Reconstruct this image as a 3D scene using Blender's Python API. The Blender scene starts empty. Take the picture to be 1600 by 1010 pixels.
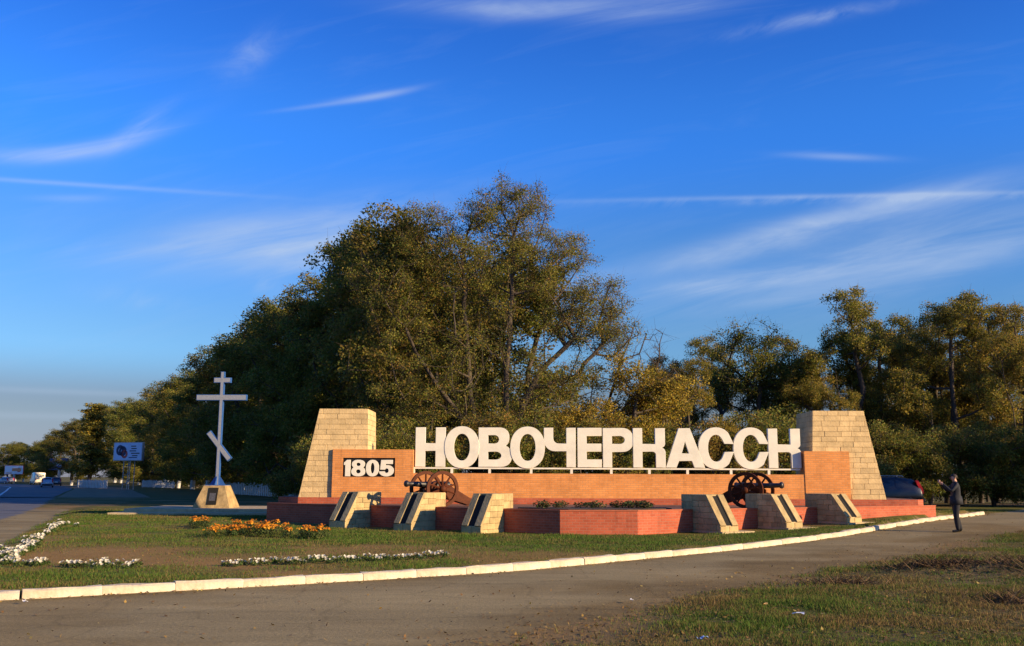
import bpy, bmesh, math, random
import numpy as np
from mathutils import Vector, Matrix

SC = bpy.context.scene
COL = SC.collection
R = math.radians
random.seed(7)
rng = np.random.default_rng(11)

# ------------------------------------------------------------------ camera
F = 1500.0                       # focal length in photograph pixels (1600 wide)
EYE = 1.65
PITCH = math.atan(243 / F)
ROLL = 0.0042
FWD = Vector((0, math.cos(PITCH), math.sin(PITCH)))
RIGHT0 = Vector((1, 0, 0)); UP0 = RIGHT0.cross(FWD)
RIGHT = (RIGHT0 * math.cos(ROLL) + UP0 * math.sin(ROLL)).normalized()
UP = RIGHT.cross(FWD).normalized()
cam = bpy.data.cameras.new('camera'); cam.sensor_width = 36; cam.lens = 36 * F / 1600
cam.clip_start = 0.1; cam.clip_end = 6000
camo = bpy.data.objects.new('camera', cam); COL.objects.link(camo)
M4 = Matrix((RIGHT, UP, -FWD)).transposed().to_4x4(); M4.translation = (0, 0, EYE)
camo.matrix_world = M4
SC.camera = camo

def ray(px, py):
    d = FWD + RIGHT * ((px - 800) / F) + UP * ((505 - py) / F)
    return d / d.y
def at(px, py, Y):
    d = ray(px, py)
    return Vector((d.x * Y, Y, EYE + d.z * Y))

# ------------------------------------------------------------------ sky, sun, exposure
SUN_AZ, SUN_EL = R(118), R(16)       # clockwise from +Y
SV = Vector((math.sin(SUN_AZ) * math.cos(SUN_EL), math.cos(SUN_AZ) * math.cos(SUN_EL), math.sin(SUN_EL)))
SC.view_settings.view_transform = 'Standard'; SC.view_settings.look = 'None'
SC.view_settings.exposure = 0.92; SC.view_settings.gamma = 1.0
SC.view_settings.use_curve_mapping = False
sun = bpy.data.lights.new('sun', 'SUN'); sun.energy = 4.6; sun.angle = R(0.5); sun.color = (1.0, 0.74, 0.44)
suno = bpy.data.objects.new('sun', sun); COL.objects.link(suno)
suno.rotation_euler = (-SV).to_track_quat('-Z', 'Y').to_euler(); suno.location = (60, -40, 40)

W = bpy.data.worlds.new('World'); SC.world = W; W.use_nodes = True
WN, WL = W.node_tree.nodes, W.node_tree.links
W.cycles.sampling_method = 'MANUAL'; W.cycles.sample_map_resolution = 512
SC.cycles.max_bounces = 5; SC.cycles.diffuse_bounces = 3; SC.cycles.glossy_bounces = 2; SC.cycles.transmission_bounces = 2; SC.cycles.transparent_max_bounces = 4
bg = WN['Background']; bg.inputs[1].default_value = 0.05
sk = WN.new('ShaderNodeTexSky'); sk.sky_type = 'NISHITA'; sk.sun_disc = False
sk.sun_elevation = SUN_EL; sk.sun_rotation = SUN_AZ
sk.altitude = 200; sk.air_density = 1.0; sk.dust_density = 0.5; sk.ozone_density = 2.0

def wm(op, a, b=None, c=None, clamp=False):
    n = WN.new('ShaderNodeMath'); n.operation = op; n.use_clamp = clamp
    for i, v in enumerate((a, b, c)):
        if v is None: continue
        if isinstance(v, (int, float)): n.inputs[i].default_value = v
        else: WL.new(v, n.inputs[i])
    return n.outputs[0]
tc = WN.new('ShaderNodeTexCoord'); sx = WN.new('ShaderNodeSeparateXYZ'); WL.new(tc.outputs['Generated'], sx.inputs[0])
# clear autumn air: the sky texture's colour balance, by height above the horizon
tr = WN.new('ShaderNodeValToRGB'); tr.color_ramp.interpolation = 'EASE'
stops = [(0, (.56, .62, 1.15)), (.07, (.57, .615, .87)), (.13, (.70, 1.1, 1.6)), (.22, (.58, 1.14, 1.95)), (.34, (.37, 1.24, 2.75)), (.47, (.27, .98, 2.5))]
for i, (p, c) in enumerate(stops):
    e = tr.color_ramp.elements[i] if i < 2 else tr.color_ramp.elements.new(p)
    e.position = p; e.color = (*[v / 3 for v in c], 1)
WL.new(sx.outputs[2], tr.inputs[0])
tint = WN.new('ShaderNodeMix'); tint.data_type = 'RGBA'; tint.blend_type = 'MULTIPLY'; tint.inputs[0].default_value = 1.0
WL.new(sk.outputs[0], tint.inputs[6]); WL.new(tr.outputs[0], tint.inputs[7])
t3 = WN.new('ShaderNodeVectorMath'); t3.operation = 'SCALE'; t3.inputs[3].default_value = 3.0; WL.new(tint.outputs[2], t3.inputs[0])
ysafe = wm('MAXIMUM', sx.outputs[1], 0.08)
U_ = wm('DIVIDE', sx.outputs[0], ysafe); V_ = wm('DIVIDE', sx.outputs[2], ysafe)
def noise_w(ang, su, sv, scale, detail=6, rough=0.6, dist=0.4):
    c, s = math.cos(ang), math.sin(ang)
    a = wm('MULTIPLY', wm('ADD', wm('MULTIPLY', U_, c), wm('MULTIPLY', V_, s)), su)
    b = wm('MULTIPLY', wm('SUBTRACT', wm('MULTIPLY', V_, c), wm('MULTIPLY', U_, s)), sv)
    cb = WN.new('ShaderNodeCombineXYZ'); WL.new(a, cb.inputs[0]); WL.new(b, cb.inputs[1])
    n = WN.new('ShaderNodeTexNoise'); n.inputs['Scale'].default_value = scale
    n.inputs['Detail'].default_value = detail; n.inputs['Roughness'].default_value = rough
    n.inputs['Distortion'].default_value = dist
    WL.new(cb.outputs[0], n.inputs['Vector'])
    return n.outputs['Fac']
streak = noise_w(R(13), 2.2, 16, 1.6, 5, 0.62, 0.7)
puff = noise_w(R(35), 6, 14, 1.7, 5, 0.65, 0.8)
def cloud(px, py, L, Wd, ang, k, inten, nz, lo=0.35, hi=0.75):
    d = ray(px, py)
    c, s = math.cos(R(ang)), math.sin(R(ang))
    du = wm('SUBTRACT', U_, d.x); dv = wm('SUBTRACT', V_, d.z)
    a = wm('DIVIDE', wm('ADD', wm('MULTIPLY', du, c), wm('MULTIPLY', dv, s)), L / F)
    b = wm('DIVIDE', wm('SUBTRACT', wm('MULTIPLY', dv, c), wm('MULTIPLY', du, s)), Wd / F)
    a2 = wm('MULTIPLY', a, a)
    b = wm('SUBTRACT', b, wm('MULTIPLY', a2, k))
    e = wm('EXPONENT', wm('MULTIPLY', wm('ADD', a2, wm('MULTIPLY', b, b)), -1.0))
    if nz is not None:
        mr = WN.new('ShaderNodeMapRange'); mr.inputs[1].default_value = lo; mr.inputs[2].default_value = hi
        WL.new(nz, mr.inputs[0]); e = wm('MULTIPLY', e, mr.outputs[0])
    return wm('MULTIPLY', e, inten)
CL = [  # px, py, half length, half width, tilt, bend, strength, noise
    (100, 287, 260, 4.0, -3.6, 0, .36, None), (1330, 306, 430, 4.0, 1.4, 0, .34, None), (1330, 311, 400, 7, 1.4, 0, .5, puff, .4, .7),
    (120, 238, 125, 13, 9, .9, 1.0, streak, .15, .65), (215, 205, 60, 16, 38, 0, .5, puff),
    (392, 85, 55, 24, 38, 0, .55, puff), (590, 150, 60, 6, 10, .3, .6, None),
    (500, 165, 70, 4, 8, 0, .25, None),
    (900, 12, 230, 20, 2, .5, 1.0, streak, .2, .7), (1270, 28, 140, 12, 12, 0, .55, puff),
    (420, 372, 200, 48, 8, 0, 1.05, streak, .12, .7), (480, 395, 90, 26, 12, 0, .5, streak, .1, .7), (560, 330, 110, 22, 14, 0, .5, streak), (180, 390, 160, 20, 4, 0, .3, streak),
    (1230, 368, 330, 22, 14, 0, .95, streak, .2, .7), (1330, 330, 200, 14, 15, 0, .6, streak, .2, .7), (1140, 442, 130, 14, 7, 0, 1.0, streak, .2, .65), (1500, 372, 260, 34, 12, 0, .8, streak, .2, .7),
    (1420, 430, 260, 28, 14, 0, .45, streak), (1060, 480, 170, 30, 6, 0, .35, streak),
    (1310, 245, 75, 6, -2, 0, .4, None), (110, 310, 60, 6, 0, 0, .25, None), (200, 465, 70, 16, -8, 0, .3, puff),
    (420, 450, 40, 18, -30, 0, .4, puff), (90, 612, 220, 5, -2, 0, .22, None), (60, 650, 260, 6, -1, 0, .2, None),
]
tot = None
for c_ in CL:
    m = cloud(*c_); tot = m if tot is None else wm('ADD', tot, m)
gen = WN.new('ShaderNodeMapRange'); gen.inputs[1].default_value = .52; gen.inputs[2].default_value = .9; gen.inputs[4].default_value = .12
WL.new(streak, gen.inputs[0])
tot = wm('ADD', tot, gen.outputs[0])
tot = wm('MINIMUM', wm('MULTIPLY', wm('MAXIMUM', tot, 0), .72), .7)
mx = WN.new('ShaderNodeMix'); mx.data_type = 'RGBA'; WL.new(tot, mx.inputs[0]); WL.new(t3.outputs[0], mx.inputs[6])
mx.inputs[7].default_value = (5.6, 6.8, 8.8, 1)
WL.new(mx.outputs[2], bg.inputs[0])

# ------------------------------------------------------------------ helpers
MATS = {}
def mat(name, col, rough=0.8, var=0.0, scale=5.0, bump=0.0, bscale=40.0, spec=0.3, metal=0.0, objvar=0.0, detail=5, col2=None, coords='Object'):
    m = bpy.data.materials.new(name); m.use_nodes = True
    N, L = m.node_tree.nodes, m.node_tree.links
    b = N['Principled BSDF']; b.inputs['Roughness'].default_value = rough
    b.inputs['Specular IOR Level'].default_value = spec; b.inputs['Metallic'].default_value = metal
    b.inputs['Base Color'].default_value = (*col, 1)
    t = N.new('ShaderNodeTexCoord')
    out = None
    if var > 0 or col2:
        n = N.new('ShaderNodeTexNoise'); n.inputs['Scale'].default_value = scale; n.inputs['Detail'].default_value = detail
        n.inputs['Roughness'].default_value = 0.65
        L.new(t.outputs[coords], n.inputs['Vector'])
        mr = N.new('ShaderNodeMapRange'); mr.inputs[1].default_value = .3; mr.inputs[2].default_value = .7
        L.new(n.outputs['Fac'], mr.inputs[0])
        mix = N.new('ShaderNodeMix'); mix.data_type = 'RGBA'; L.new(mr.outputs[0], mix.inputs[0])
        lo = tuple(c * (1 - var) for c in col); hi = tuple(min(1, c * (1 + var)) for c in col)
        if col2: lo, hi = col, col2
        mix.inputs[6].default_value = (*lo, 1); mix.inputs[7].default_value = (*hi, 1)
        out = mix.outputs[2]
    if objvar > 0:
        oi = N.new('ShaderNodeObjectInfo'); mr = N.new('ShaderNodeMapRange')
        mr.inputs[3].default_value = 1 - objvar; mr.inputs[4].default_value = 1 + objvar
        L.new(oi.outputs['Random'], mr.inputs[0])
        h = N.new('ShaderNodeHueSaturation'); L.new(mr.outputs[0], h.inputs['Value'])
        if out: L.new(out, h.inputs['Color'])
        else: h.inputs['Color'].default_value = (*col, 1)
        out = h.outputs[0]
    if out: L.new(out, b.inputs['Base Color'])
    if bump > 0:
        n2 = N.new('ShaderNodeTexNoise'); n2.inputs['Scale'].default_value = bscale; n2.inputs['Detail'].default_value = 4
        L.new(t.outputs[coords], n2.inputs['Vector'])
        bp = N.new('ShaderNodeBump'); bp.inputs['Strength'].default_value = bump; bp.inputs['Distance'].default_value = 0.02
        L.new(n2.outputs['Fac'], bp.inputs['Height']); L.new(bp.outputs[0], b.inputs['Normal'])
    MATS[name] = m
    return m

def brick_mat(name, c1, c2, mortar):
    m = mat(name, c1, 0.85)
    N, L = m.node_tree.nodes, m.node_tree.links; b = N['Principled BSDF']
    t = N.new('ShaderNodeTexCoord'); br = N.new('ShaderNodeTexBrick')
    br.inputs['Scale'].default_value = 1.0; br.inputs['Brick Width'].default_value = .2; br.inputs['Row Height'].default_value = .075
    br.inputs['Mortar Size'].default_value = .009; br.inputs['Mortar Smooth'].default_value = .2
    br.inputs['Color1'].default_value = (*c1, 1); br.inputs['Color2'].default_value = (*c2, 1); br.inputs['Mortar'].default_value = (*mortar, 1)
    L.new(t.outputs['UV'], br.inputs['Vector'])
    n = N.new('ShaderNodeTexNoise'); n.inputs['Scale'].default_value = 1.3; n.inputs['Detail'].default_value = 6; L.new(t.outputs['UV'], n.inputs['Vector'])
    mr = N.new('ShaderNodeMapRange'); mr.inputs[1].default_value = .3; mr.inputs[2].default_value = .7; mr.inputs[3].default_value = .82; mr.inputs[4].default_value = 1.1
    L.new(n.outputs['Fac'], mr.inputs[0])
    mp = N.new('ShaderNodeMapping'); mp.inputs['Scale'].default_value = (2.6, .5, 1); L.new(t.outputs['UV'], mp.inputs[0])
    ns = N.new('ShaderNodeTexNoise'); ns.inputs['Scale'].default_value = 1.6; ns.inputs['Detail'].default_value = 7; ns.inputs['Roughness'].default_value = .7; L.new(mp.outputs[0], ns.inputs['Vector'])
    ms = N.new('ShaderNodeMapRange'); ms.inputs[1].default_value = .52; ms.inputs[2].default_value = .72; ms.inputs[3].default_value = 1.0; ms.inputs[4].default_value = .74; L.new(ns.outputs['Fac'], ms.inputs[0])
    mm = N.new('ShaderNodeMath'); mm.operation = 'MULTIPLY'; L.new(mr.outputs[0], mm.inputs[0]); L.new(ms.outputs[0], mm.inputs[1])
    h = N.new('ShaderNodeHueSaturation'); L.new(mm.outputs[0], h.inputs['Value']); L.new(br.outputs['Color'], h.inputs['Color'])
    L.new(h.outputs[0], b.inputs['Base Color'])
    bp = N.new('ShaderNodeBump'); bp.inputs['Strength'].default_value = .6; bp.inputs['Distance'].default_value = .006; bp.invert = True
    L.new(br.outputs['Fac'], bp.inputs['Height']); L.new(bp.outputs[0], b.inputs['Normal'])
    return m

def attr_mat(name, attr, rough=0.9, trans=0.0, objvar=0.0, hue=0.0):
    """base colour from a per-vertex colour attribute (leaf, blade and petal colours)"""
    m = bpy.data.materials.new(name); m.use_nodes = True
    N, L = m.node_tree.nodes, m.node_tree.links; b = N['Principled BSDF']
    b.inputs['Roughness'].default_value = rough; b.inputs['Specular IOR Level'].default_value = .2
    a = N.new('ShaderNodeAttribute'); a.attribute_name = attr
    out = a.outputs['Color']
    if objvar:
        oi = N.new('ShaderNodeObjectInfo'); mr = N.new('ShaderNodeMapRange'); mr.inputs[3].default_value = 1 - objvar; mr.inputs[4].default_value = 1 + objvar
        L.new(oi.outputs['Random'], mr.inputs[0]); h = N.new('ShaderNodeHueSaturation'); L.new(mr.outputs[0], h.inputs['Value']); L.new(out, h.inputs['Color'])
        if hue:
            m2 = N.new('ShaderNodeMapRange'); m2.inputs[3].default_value = .5 - hue; m2.inputs[4].default_value = .5 + hue
            mu = N.new('ShaderNodeMath'); mu.operation = 'FRACT'; m3 = N.new('ShaderNodeMath'); m3.operation = 'MULTIPLY'; m3.inputs[1].default_value = 7.31
            L.new(oi.outputs['Random'], m3.inputs[0]); L.new(m3.outputs[0], mu.inputs[0]); L.new(mu.outputs[0], m2.inputs[0]); L.new(m2.outputs[0], h.inputs['Hue'])
        out = h.outputs[0]
    L.new(out, b.inputs['Base Color'])
    if trans:
        tr = N.new('ShaderNodeBsdfTranslucent'); L.new(out, tr.inputs['Color']); ms = N.new('ShaderNodeMixShader'); ms.inputs[0].default_value = trans
        L.new(b.outputs[0], ms.inputs[1]); L.new(tr.outputs[0], ms.inputs[2]); L.new(ms.outputs[0], N['Material Output'].inputs[0])
    MATS[name] = m
    return m

def tag(o, label=None, cat=None, group=None, kind=None):
    if label: o['label'] = label
    if cat: o['category'] = cat
    if group: o['group'] = group
    if kind: o['kind'] = kind
    return o
def link(name, me, m=None, parent=None, loc=None):
    o = bpy.data.objects.new(name, me); COL.objects.link(o)
    if m is not None and len(me.materials) == 0: me.materials.append(m)
    if parent is not None: o.parent = parent
    if loc is not None: o.location = loc
    return o
def empty(name, loc=(0, 0, 0), rz=0.0):
    o = bpy.data.objects.new(name, None); COL.objects.link(o); o.location = loc; o.rotation_euler = (0, 0, rz)
    o.empty_display_size = .3
    return o
def kids(o): return [c for c in bpy.data.objects if c.parent == o]
def copy_tree(o, parent=None):
    c = o.copy(); COL.objects.link(c); c.parent = parent
    for ch in CH.get(o.name, []) or kids(o): copy_tree(ch, c)
    return c
CH = {}

class MB:
    """collects simple solids into one mesh"""
    def __init__(s): s.v = []; s.f = []; s.mi = []; s.m = 0
    def add(s, v, f):
        o = len(s.v); s.v += [tuple(p) for p in v]; s.f += [[i + o for i in q] for q in f]; s.mi += [s.m] * len(f); return s
    def box(s, x0, x1, y0, y1, z0, z1):
        v = [(x, y, z) for z in (z0, z1) for y in (y0, y1) for x in (x0, x1)]
        return s.add(v, [(0, 2, 3, 1), (4, 5, 7, 6), (0, 1, 5, 4), (2, 6, 7, 3), (0, 4, 6, 2), (1, 3, 7, 5)])
    def prism(s, poly, d0, d1, fn):
        """poly 2-D ccw, extruded between d0 and d1; fn(u,v,d)->xyz"""
        n = len(poly)
        v = [fn(u, w, d0) for u, w in poly] + [fn(u, w, d1) for u, w in poly]
        f = [list(range(n))[::-1], list(range(n, 2 * n))] + [(i, (i + 1) % n, n + (i + 1) % n, n + i) for i in range(n)]
        return s.add(v, f)
    def tube(s, pts, rad, k=8, cap=True):
        pts = [Vector(p) for p in pts]; n = len(pts)
        if not hasattr(rad, '__len__'): rad = [rad] * n
        v = []; 
        for i, p in enumerate(pts):
            d = (pts[min(i + 1, n - 1)] - pts[max(i - 1, 0)]).normalized()
            a = Vector((0, 0, 1)) if abs(d.z) < .9 else Vector((1, 0, 0))
            x = d.cross(a).normalized(); y = d.cross(x)
            v += [p + (x * math.cos(2 * math.pi * j / k) + y * math.sin(2 * math.pi * j / k)) * rad[i] for j in range(k)]
        f = [(i * k + j, i * k + (j + 1) % k, (i + 1) * k + (j + 1) % k, (i + 1) * k + j) for i in range(n - 1) for j in range(k)]
        if cap: f += [list(range(k))[::-1], list(range((n - 1) * k, n * k))]
        return s.add(v, f)
    def ring(s, c, axis, r0, r1, t, k=24):
        """flat ring (wheel rim) with thickness t along axis"""
        axis = Vector(axis).normalized(); a = Vector((0, 0, 1)) if abs(axis.z) < .9 else Vector((1, 0, 0))
        x = axis.cross(a).normalized(); y = axis.cross(x); c = Vector(c); v = []
        for j in range(k):
            e = x * math.cos(2 * math.pi * j / k) + y * math.sin(2 * math.pi * j / k)
            v += [c + e * r0 - axis * t / 2, c + e * r1 - axis * t / 2, c + e * r1 + axis * t / 2, c + e * r0 + axis * t / 2]
        f = []
        for j in range(k):
            p, q = 4 * j, 4 * ((j + 1) % k)
            f += [(p + i, p + (i + 1) % 4, q + (i + 1) % 4, q + i) for i in range(4)]
        return s.add(v, f)
    def mesh(s, name, smooth=False):
        me = bpy.data.meshes.new(name); me.from_pydata(s.v, [], s.f)
        bm = bmesh.new(); bm.from_mesh(me); bmesh.ops.recalc_face_normals(bm, faces=bm.faces); bm.to_mesh(me); bm.free()
        if any(s.mi): me.polygons.foreach_set('material_index', s.mi)
        if smooth: me.polygons.foreach_set('use_smooth', [True] * len(me.polygons))
        return me
    def build(s, name, m, parent=None, smooth=False, loc=None):
        return link(name, s.mesh(name, smooth), m, parent, loc)

def np_mesh(name, v, faces, n, cols=None, attr='col'):
    """numpy mesh: v (N,3), faces (M,n) int; optional per-vertex colours"""
    me = bpy.data.meshes.new(name); v = np.asarray(v, np.float32); faces = np.asarray(faces, np.int32)
    me.vertices.add(len(v)); me.vertices.foreach_set('co', v.ravel())
    me.loops.add(faces.size); me.loops.foreach_set('vertex_index', faces.ravel())
    me.polygons.add(len(faces)); me.polygons.foreach_set('loop_start', np.arange(0, faces.size, n, dtype=np.int32))
    try: me.polygons.foreach_set('loop_total', np.full(len(faces), n, np.int32))
    except Exception: pass
    if cols is not None:
        a = me.color_attributes.new(attr, 'FLOAT_COLOR', 'POINT')
        c = np.ones((len(v), 4), np.float32); c[:, :3] = cols; a.data.foreach_set('color', c.ravel())
    me.update(calc_edges=True); me.validate()
    return me

def clip(poly, a, b, c):
    """keep a*x+b*y<=c"""
    out = []
    for i in range(len(poly)):
        p, q = poly[i], poly[(i + 1) % len(poly)]
        dp, dq = a * p[0] + b * p[1] - c, a * q[0] + b * q[1] - c
        if dp <= 0: out.append(p)
        if dp * dq < 0:
            t = dp / (dp - dq); out.append((p[0] + t * (q[0] - p[0]), p[1] + t * (q[1] - p[1])))
    return out
def clip_convex(poly, conv):
    for i in range(len(conv)):
        (x0, y0), (x1, y1) = conv[i], conv[(i + 1) % len(conv)]
        a, b = y1 - y0, -(x1 - x0)
        poly = clip(poly, a, b, a * x0 + b * y0)
        if len(poly) < 3: return []
    return poly
def area(p): return .5 * abs(sum(p[i][0] * p[(i + 1) % len(p)][1] - p[(i + 1) % len(p)][0] * p[i][1] for i in range(len(p))))
def shrink(poly, d):
    cx = sum(p[0] for p in poly) / len(poly); cy = sum(p[1] for p in poly) / len(poly); o = []
    for x, y in poly:
        L = max(1e-6, abs(x - cx)); K = max(1e-6, abs(y - cy))
        o.append((x - math.copysign(min(d, L * .8), x - cx), y - math.copysign(min(d, K * .8), y - cy)))
    return o
def block_mesh(poly, fn, d0, d1, ch=.006):
    """a stone with a small chamfer round its face; fn(u,v,d)"""
    b = MB(); n = len(poly); q = shrink(poly, ch)
    v = [fn(u, w, d0) for u, w in poly] + [fn(u, w, d1 - ch) for u, w in poly] + [fn(u, w, d1) for u, w in q]
    f = [(i, (i + 1) % n, n + (i + 1) % n, n + i) for i in range(n)] + [(n + i, n + (i + 1) % n, 2 * n + (i + 1) % n, 2 * n + i) for i in range(n)]
    f += [list(range(2 * n, 3 * n)), list(range(n))[::-1]]
    b.add(v, f); return b
def clad(conv, fn, course, blen, depth, m, parent, seed, gap=.007):
    """lay stones in courses over the convex outline conv"""
    r = random.Random(seed); x0 = min(p[0] for p in conv); x1 = max(p[0] for p in conv); y0 = min(p[1] for p in conv); y1 = max(p[1] for p in conv)
    n = max(1, round((y1 - y0) / course)); h = (y1 - y0) / n
    for i in range(n):
        ya, yb = y0 + i * h, y0 + (i + 1) * h; x = x0 - r.uniform(0, blen)
        while x < x1:
            w = blen * r.uniform(.7, 1.3); p = [(x + gap / 2, ya + gap / 2), (x + w - gap / 2, ya + gap / 2), (x + w - gap / 2, yb - gap / 2), (x + gap / 2, yb - gap / 2)]
            x += w
            p = clip_convex(p, conv)
            if len(p) >= 3 and area(p) > .0012:
                block_mesh(p, fn, 0, depth * r.uniform(.8, 1.15)).build('stone_block', m, parent)

# value noise -----------------------------------------------------------------
_lat = np.random.default_rng(5).random((256, 256))
def vnoise(x, y):
    xi = np.floor(x).astype(int); yi = np.floor(y).astype(int); fx = x - xi; fy = y - yi
    fx = fx * fx * (3 - 2 * fx); fy = fy * fy * (3 - 2 * fy)
    g = lambda a, b: _lat[a % 256, b % 256]
    return (g(xi, yi) * (1 - fx) + g(xi + 1, yi) * fx) * (1 - fy) + (g(xi, yi + 1) * (1 - fx) + g(xi + 1, yi + 1) * fx) * fy
def fbm(x, y, o=4):
    t = 0; a = .5; n = 0
    for i in range(o): t = t + a * vnoise(x * 2 ** i + 17 * i, y * 2 ** i + 9 * i); n += a; a *= .5
    return t / n
def ss(a, b, x):
    t = np.clip((np.asarray(x, float) - a) / (b - a), 0, 1); return t * t * (3 - 2 * t)

# ------------------------------------------------------------------ terrain: levels and outlines
KERB = np.array([(-14.5, 10.6), (-10.5, 12.0), (-7.1, 13.35), (-5.95, 14.0), (-4.7, 14.75), (-2.9, 15.85), (-.95, 17.15), (0, 17.85), (2.3, 20.2), (4.4, 22.4), (6.5, 24.7), (9.2, 27.7), (11.8, 30.7), (14.3, 33.55), (17.0, 36.9), (19.5, 40.2)])
def spline(P, n):
    P = np.asarray(P, float); out = []
    for i in range(len(P) - 1):
        p0, p1, p2, p3 = P[max(i - 1, 0)], P[i], P[i + 1], P[min(i + 2, len(P) - 1)]
        for t in np.linspace(0, 1, n, endpoint=False):
            out.append(.5 * ((2 * p1) + (-p0 + p2) * t + (2 * p0 - 5 * p1 + 4 * p2 - p3) * t * t + (-p0 + 3 * p1 - 3 * p2 + p3) * t ** 3))
    out.append(P[-1]); return np.array(out)
KS = spline(KERB, 8)
def sdist(P, x, y):
    """signed distance to polyline P; positive on its left side"""
    best = np.full(np.shape(x), 1e9); sg = np.zeros(np.shape(x))
    for (ax, ay), (bx, by) in zip(P[:-1], P[1:]):
        dx, dy = bx - ax, by - ay; L2 = dx * dx + dy * dy
        t = np.clip(((x - ax) * dx + (y - ay) * dy) / L2, 0, 1)
        d = np.hypot(x - ax - t * dx, y - ay - t * dy); c = dx * (y - ay) - dy * (x - ax)
        u = d < best - 1e-9; best = np.where(u, d, best); sg = np.where(u, np.sign(c), sg)
    return best * sg
LEDGE = np.array([(-9.3, 15.5), (-11.6, 21.6), (-14.8, 30), (-18.5, 39.5), (-22.6, 50.5), (-24.5, 55)])       # left edge of the lawn, by the main road
VERGE = np.array([(-6, 4.0), (-2.0, 7.6), (-.4, 9.4), (.9, 11.6), (2.6, 14.2), (4.5, 16.8), (6.4, 19.2), (8.6, 21.8), (12.0, 25.8), (16.2, 30.2), (21, 34.5), (34, 44)])
ROAD_R = np.array([(-8, 4), (-11, 14), (-13.4, 21.6), (-19, 36), (-25.2, 52), (-46, 100), (-68, 150), (-96, 196), (-150, 250), (-260, 310)])
def base_level(x, y):
    return .28 * ss(3, 15, x) * ss(20, 36, y) * (1 - ss(40, 58, x)) * (1 - ss(58, 74, y))
def lawn_extra(x, y):
    """height of the kerbed lawn above the road"""
    mound = .10 * ss(6, 14, x) * ss(25, 33, y) + .05 * ss(-4, -9, x) * ss(24, 34, y)
    return .11 + mound + .03 * (fbm(x * .8, y * .8) - .5)
def ground_z(x, y):
    x = np.asarray(x, float); y = np.asarray(y, float)
    dk = sdist(KERB, x, y); dl = -sdist(LEDGE, x, y)
    ins = ss(.02, .2, dk) * ss(-.1, .9, dl) * (1 - ss(50, 56, y)) * (1 - ss(38.3, 40.3, y) * ss(-8.5, -6.5, x))
    z = base_level(x, y) + ins * lawn_extra(x, y)
    dv = -sdist(VERGE, x, y)
    z = z + ss(0, 1.5, dv) * (.05 + .07 * (fbm(x * 1.1, y * 1.1) - .4))
    # dug-over earth on the verge at the far end
    z = z + .22 * np.exp(-(((x - 9.6) / 1.9) ** 2 + ((y - 16.9) / 1.5) ** 2)) * (.5 + fbm(x * 3, y * 3)) + .12 * np.exp(-(((x - 7.4) / .9) ** 2 + ((y - 17.4) / .7) ** 2)) * fbm(x * 4, y * 4)
    return z
def gz(x, y): return float(ground_z(np.array([x]), np.array([y]))[0])

def ground_material(name, dirt1, dirt2, g1, g2, gran=1.0):
    m = bpy.data.materials.new(name); m.use_nodes = True
    N, L = m.node_tree.nodes, m.node_tree.links; b = N['Principled BSDF']; b.inputs['Roughness'].default_value = .95; b.inputs['Specular IOR Level'].default_value = .12
    t = N.new('ShaderNodeTexCoord'); a = N.new('ShaderNodeAttribute'); a.attribute_name = 'grassy'
    def nz(s, d=6, r=.65):
        n = N.new('ShaderNodeTexNoise'); n.inputs['Scale'].default_value = s; n.inputs['Detail'].default_value = d; n.inputs['Roughness'].default_value = r
        L.new(t.outputs['Object'], n.inputs['Vector']); mr = N.new('ShaderNodeMapRange'); mr.inputs[1].default_value = .3; mr.inputs[2].default_value = .7
        L.new(n.outputs['Fac'], mr.inputs[0]); return mr.outputs[0]
    def mix(f, x, y):
        k = N.new('ShaderNodeMix'); k.data_type = 'RGBA'; L.new(f, k.inputs[0])
        for i, c in ((6, x), (7, y)):
            if isinstance(c, tuple): k.inputs[i].default_value = (*c, 1)
            else: L.new(c, k.inputs[i])
        return k.outputs[2]
    d = mix(nz(.9), dirt1, dirt2); d = mix(nz(22, 3), d, tuple(c * 1.25 for c in dirt2))
    g = mix(nz(1.4), g1, g2); g = mix(nz(30, 3), g, tuple(c * .6 for c in g1))
    L.new(mix(a.outputs['Fac'], d, g), b.inputs['Base Color'])
    bp = N.new('ShaderNodeBump'); bp.inputs['Strength'].default_value = .7 * gran; bp.inputs['Distance'].default_value = .03
    n = N.new('ShaderNodeTexNoise'); n.inputs['Scale'].default_value = 18; n.inputs['Detail'].default_value = 8; n.inputs['Roughness'].default_value = .7; L.new(t.outputs['Object'], n.inputs['Vector'])
    L.new(n.outputs['Fac'], bp.inputs['Height']); L.new(bp.outputs[0], b.inputs['Normal'])
    return m
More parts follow.
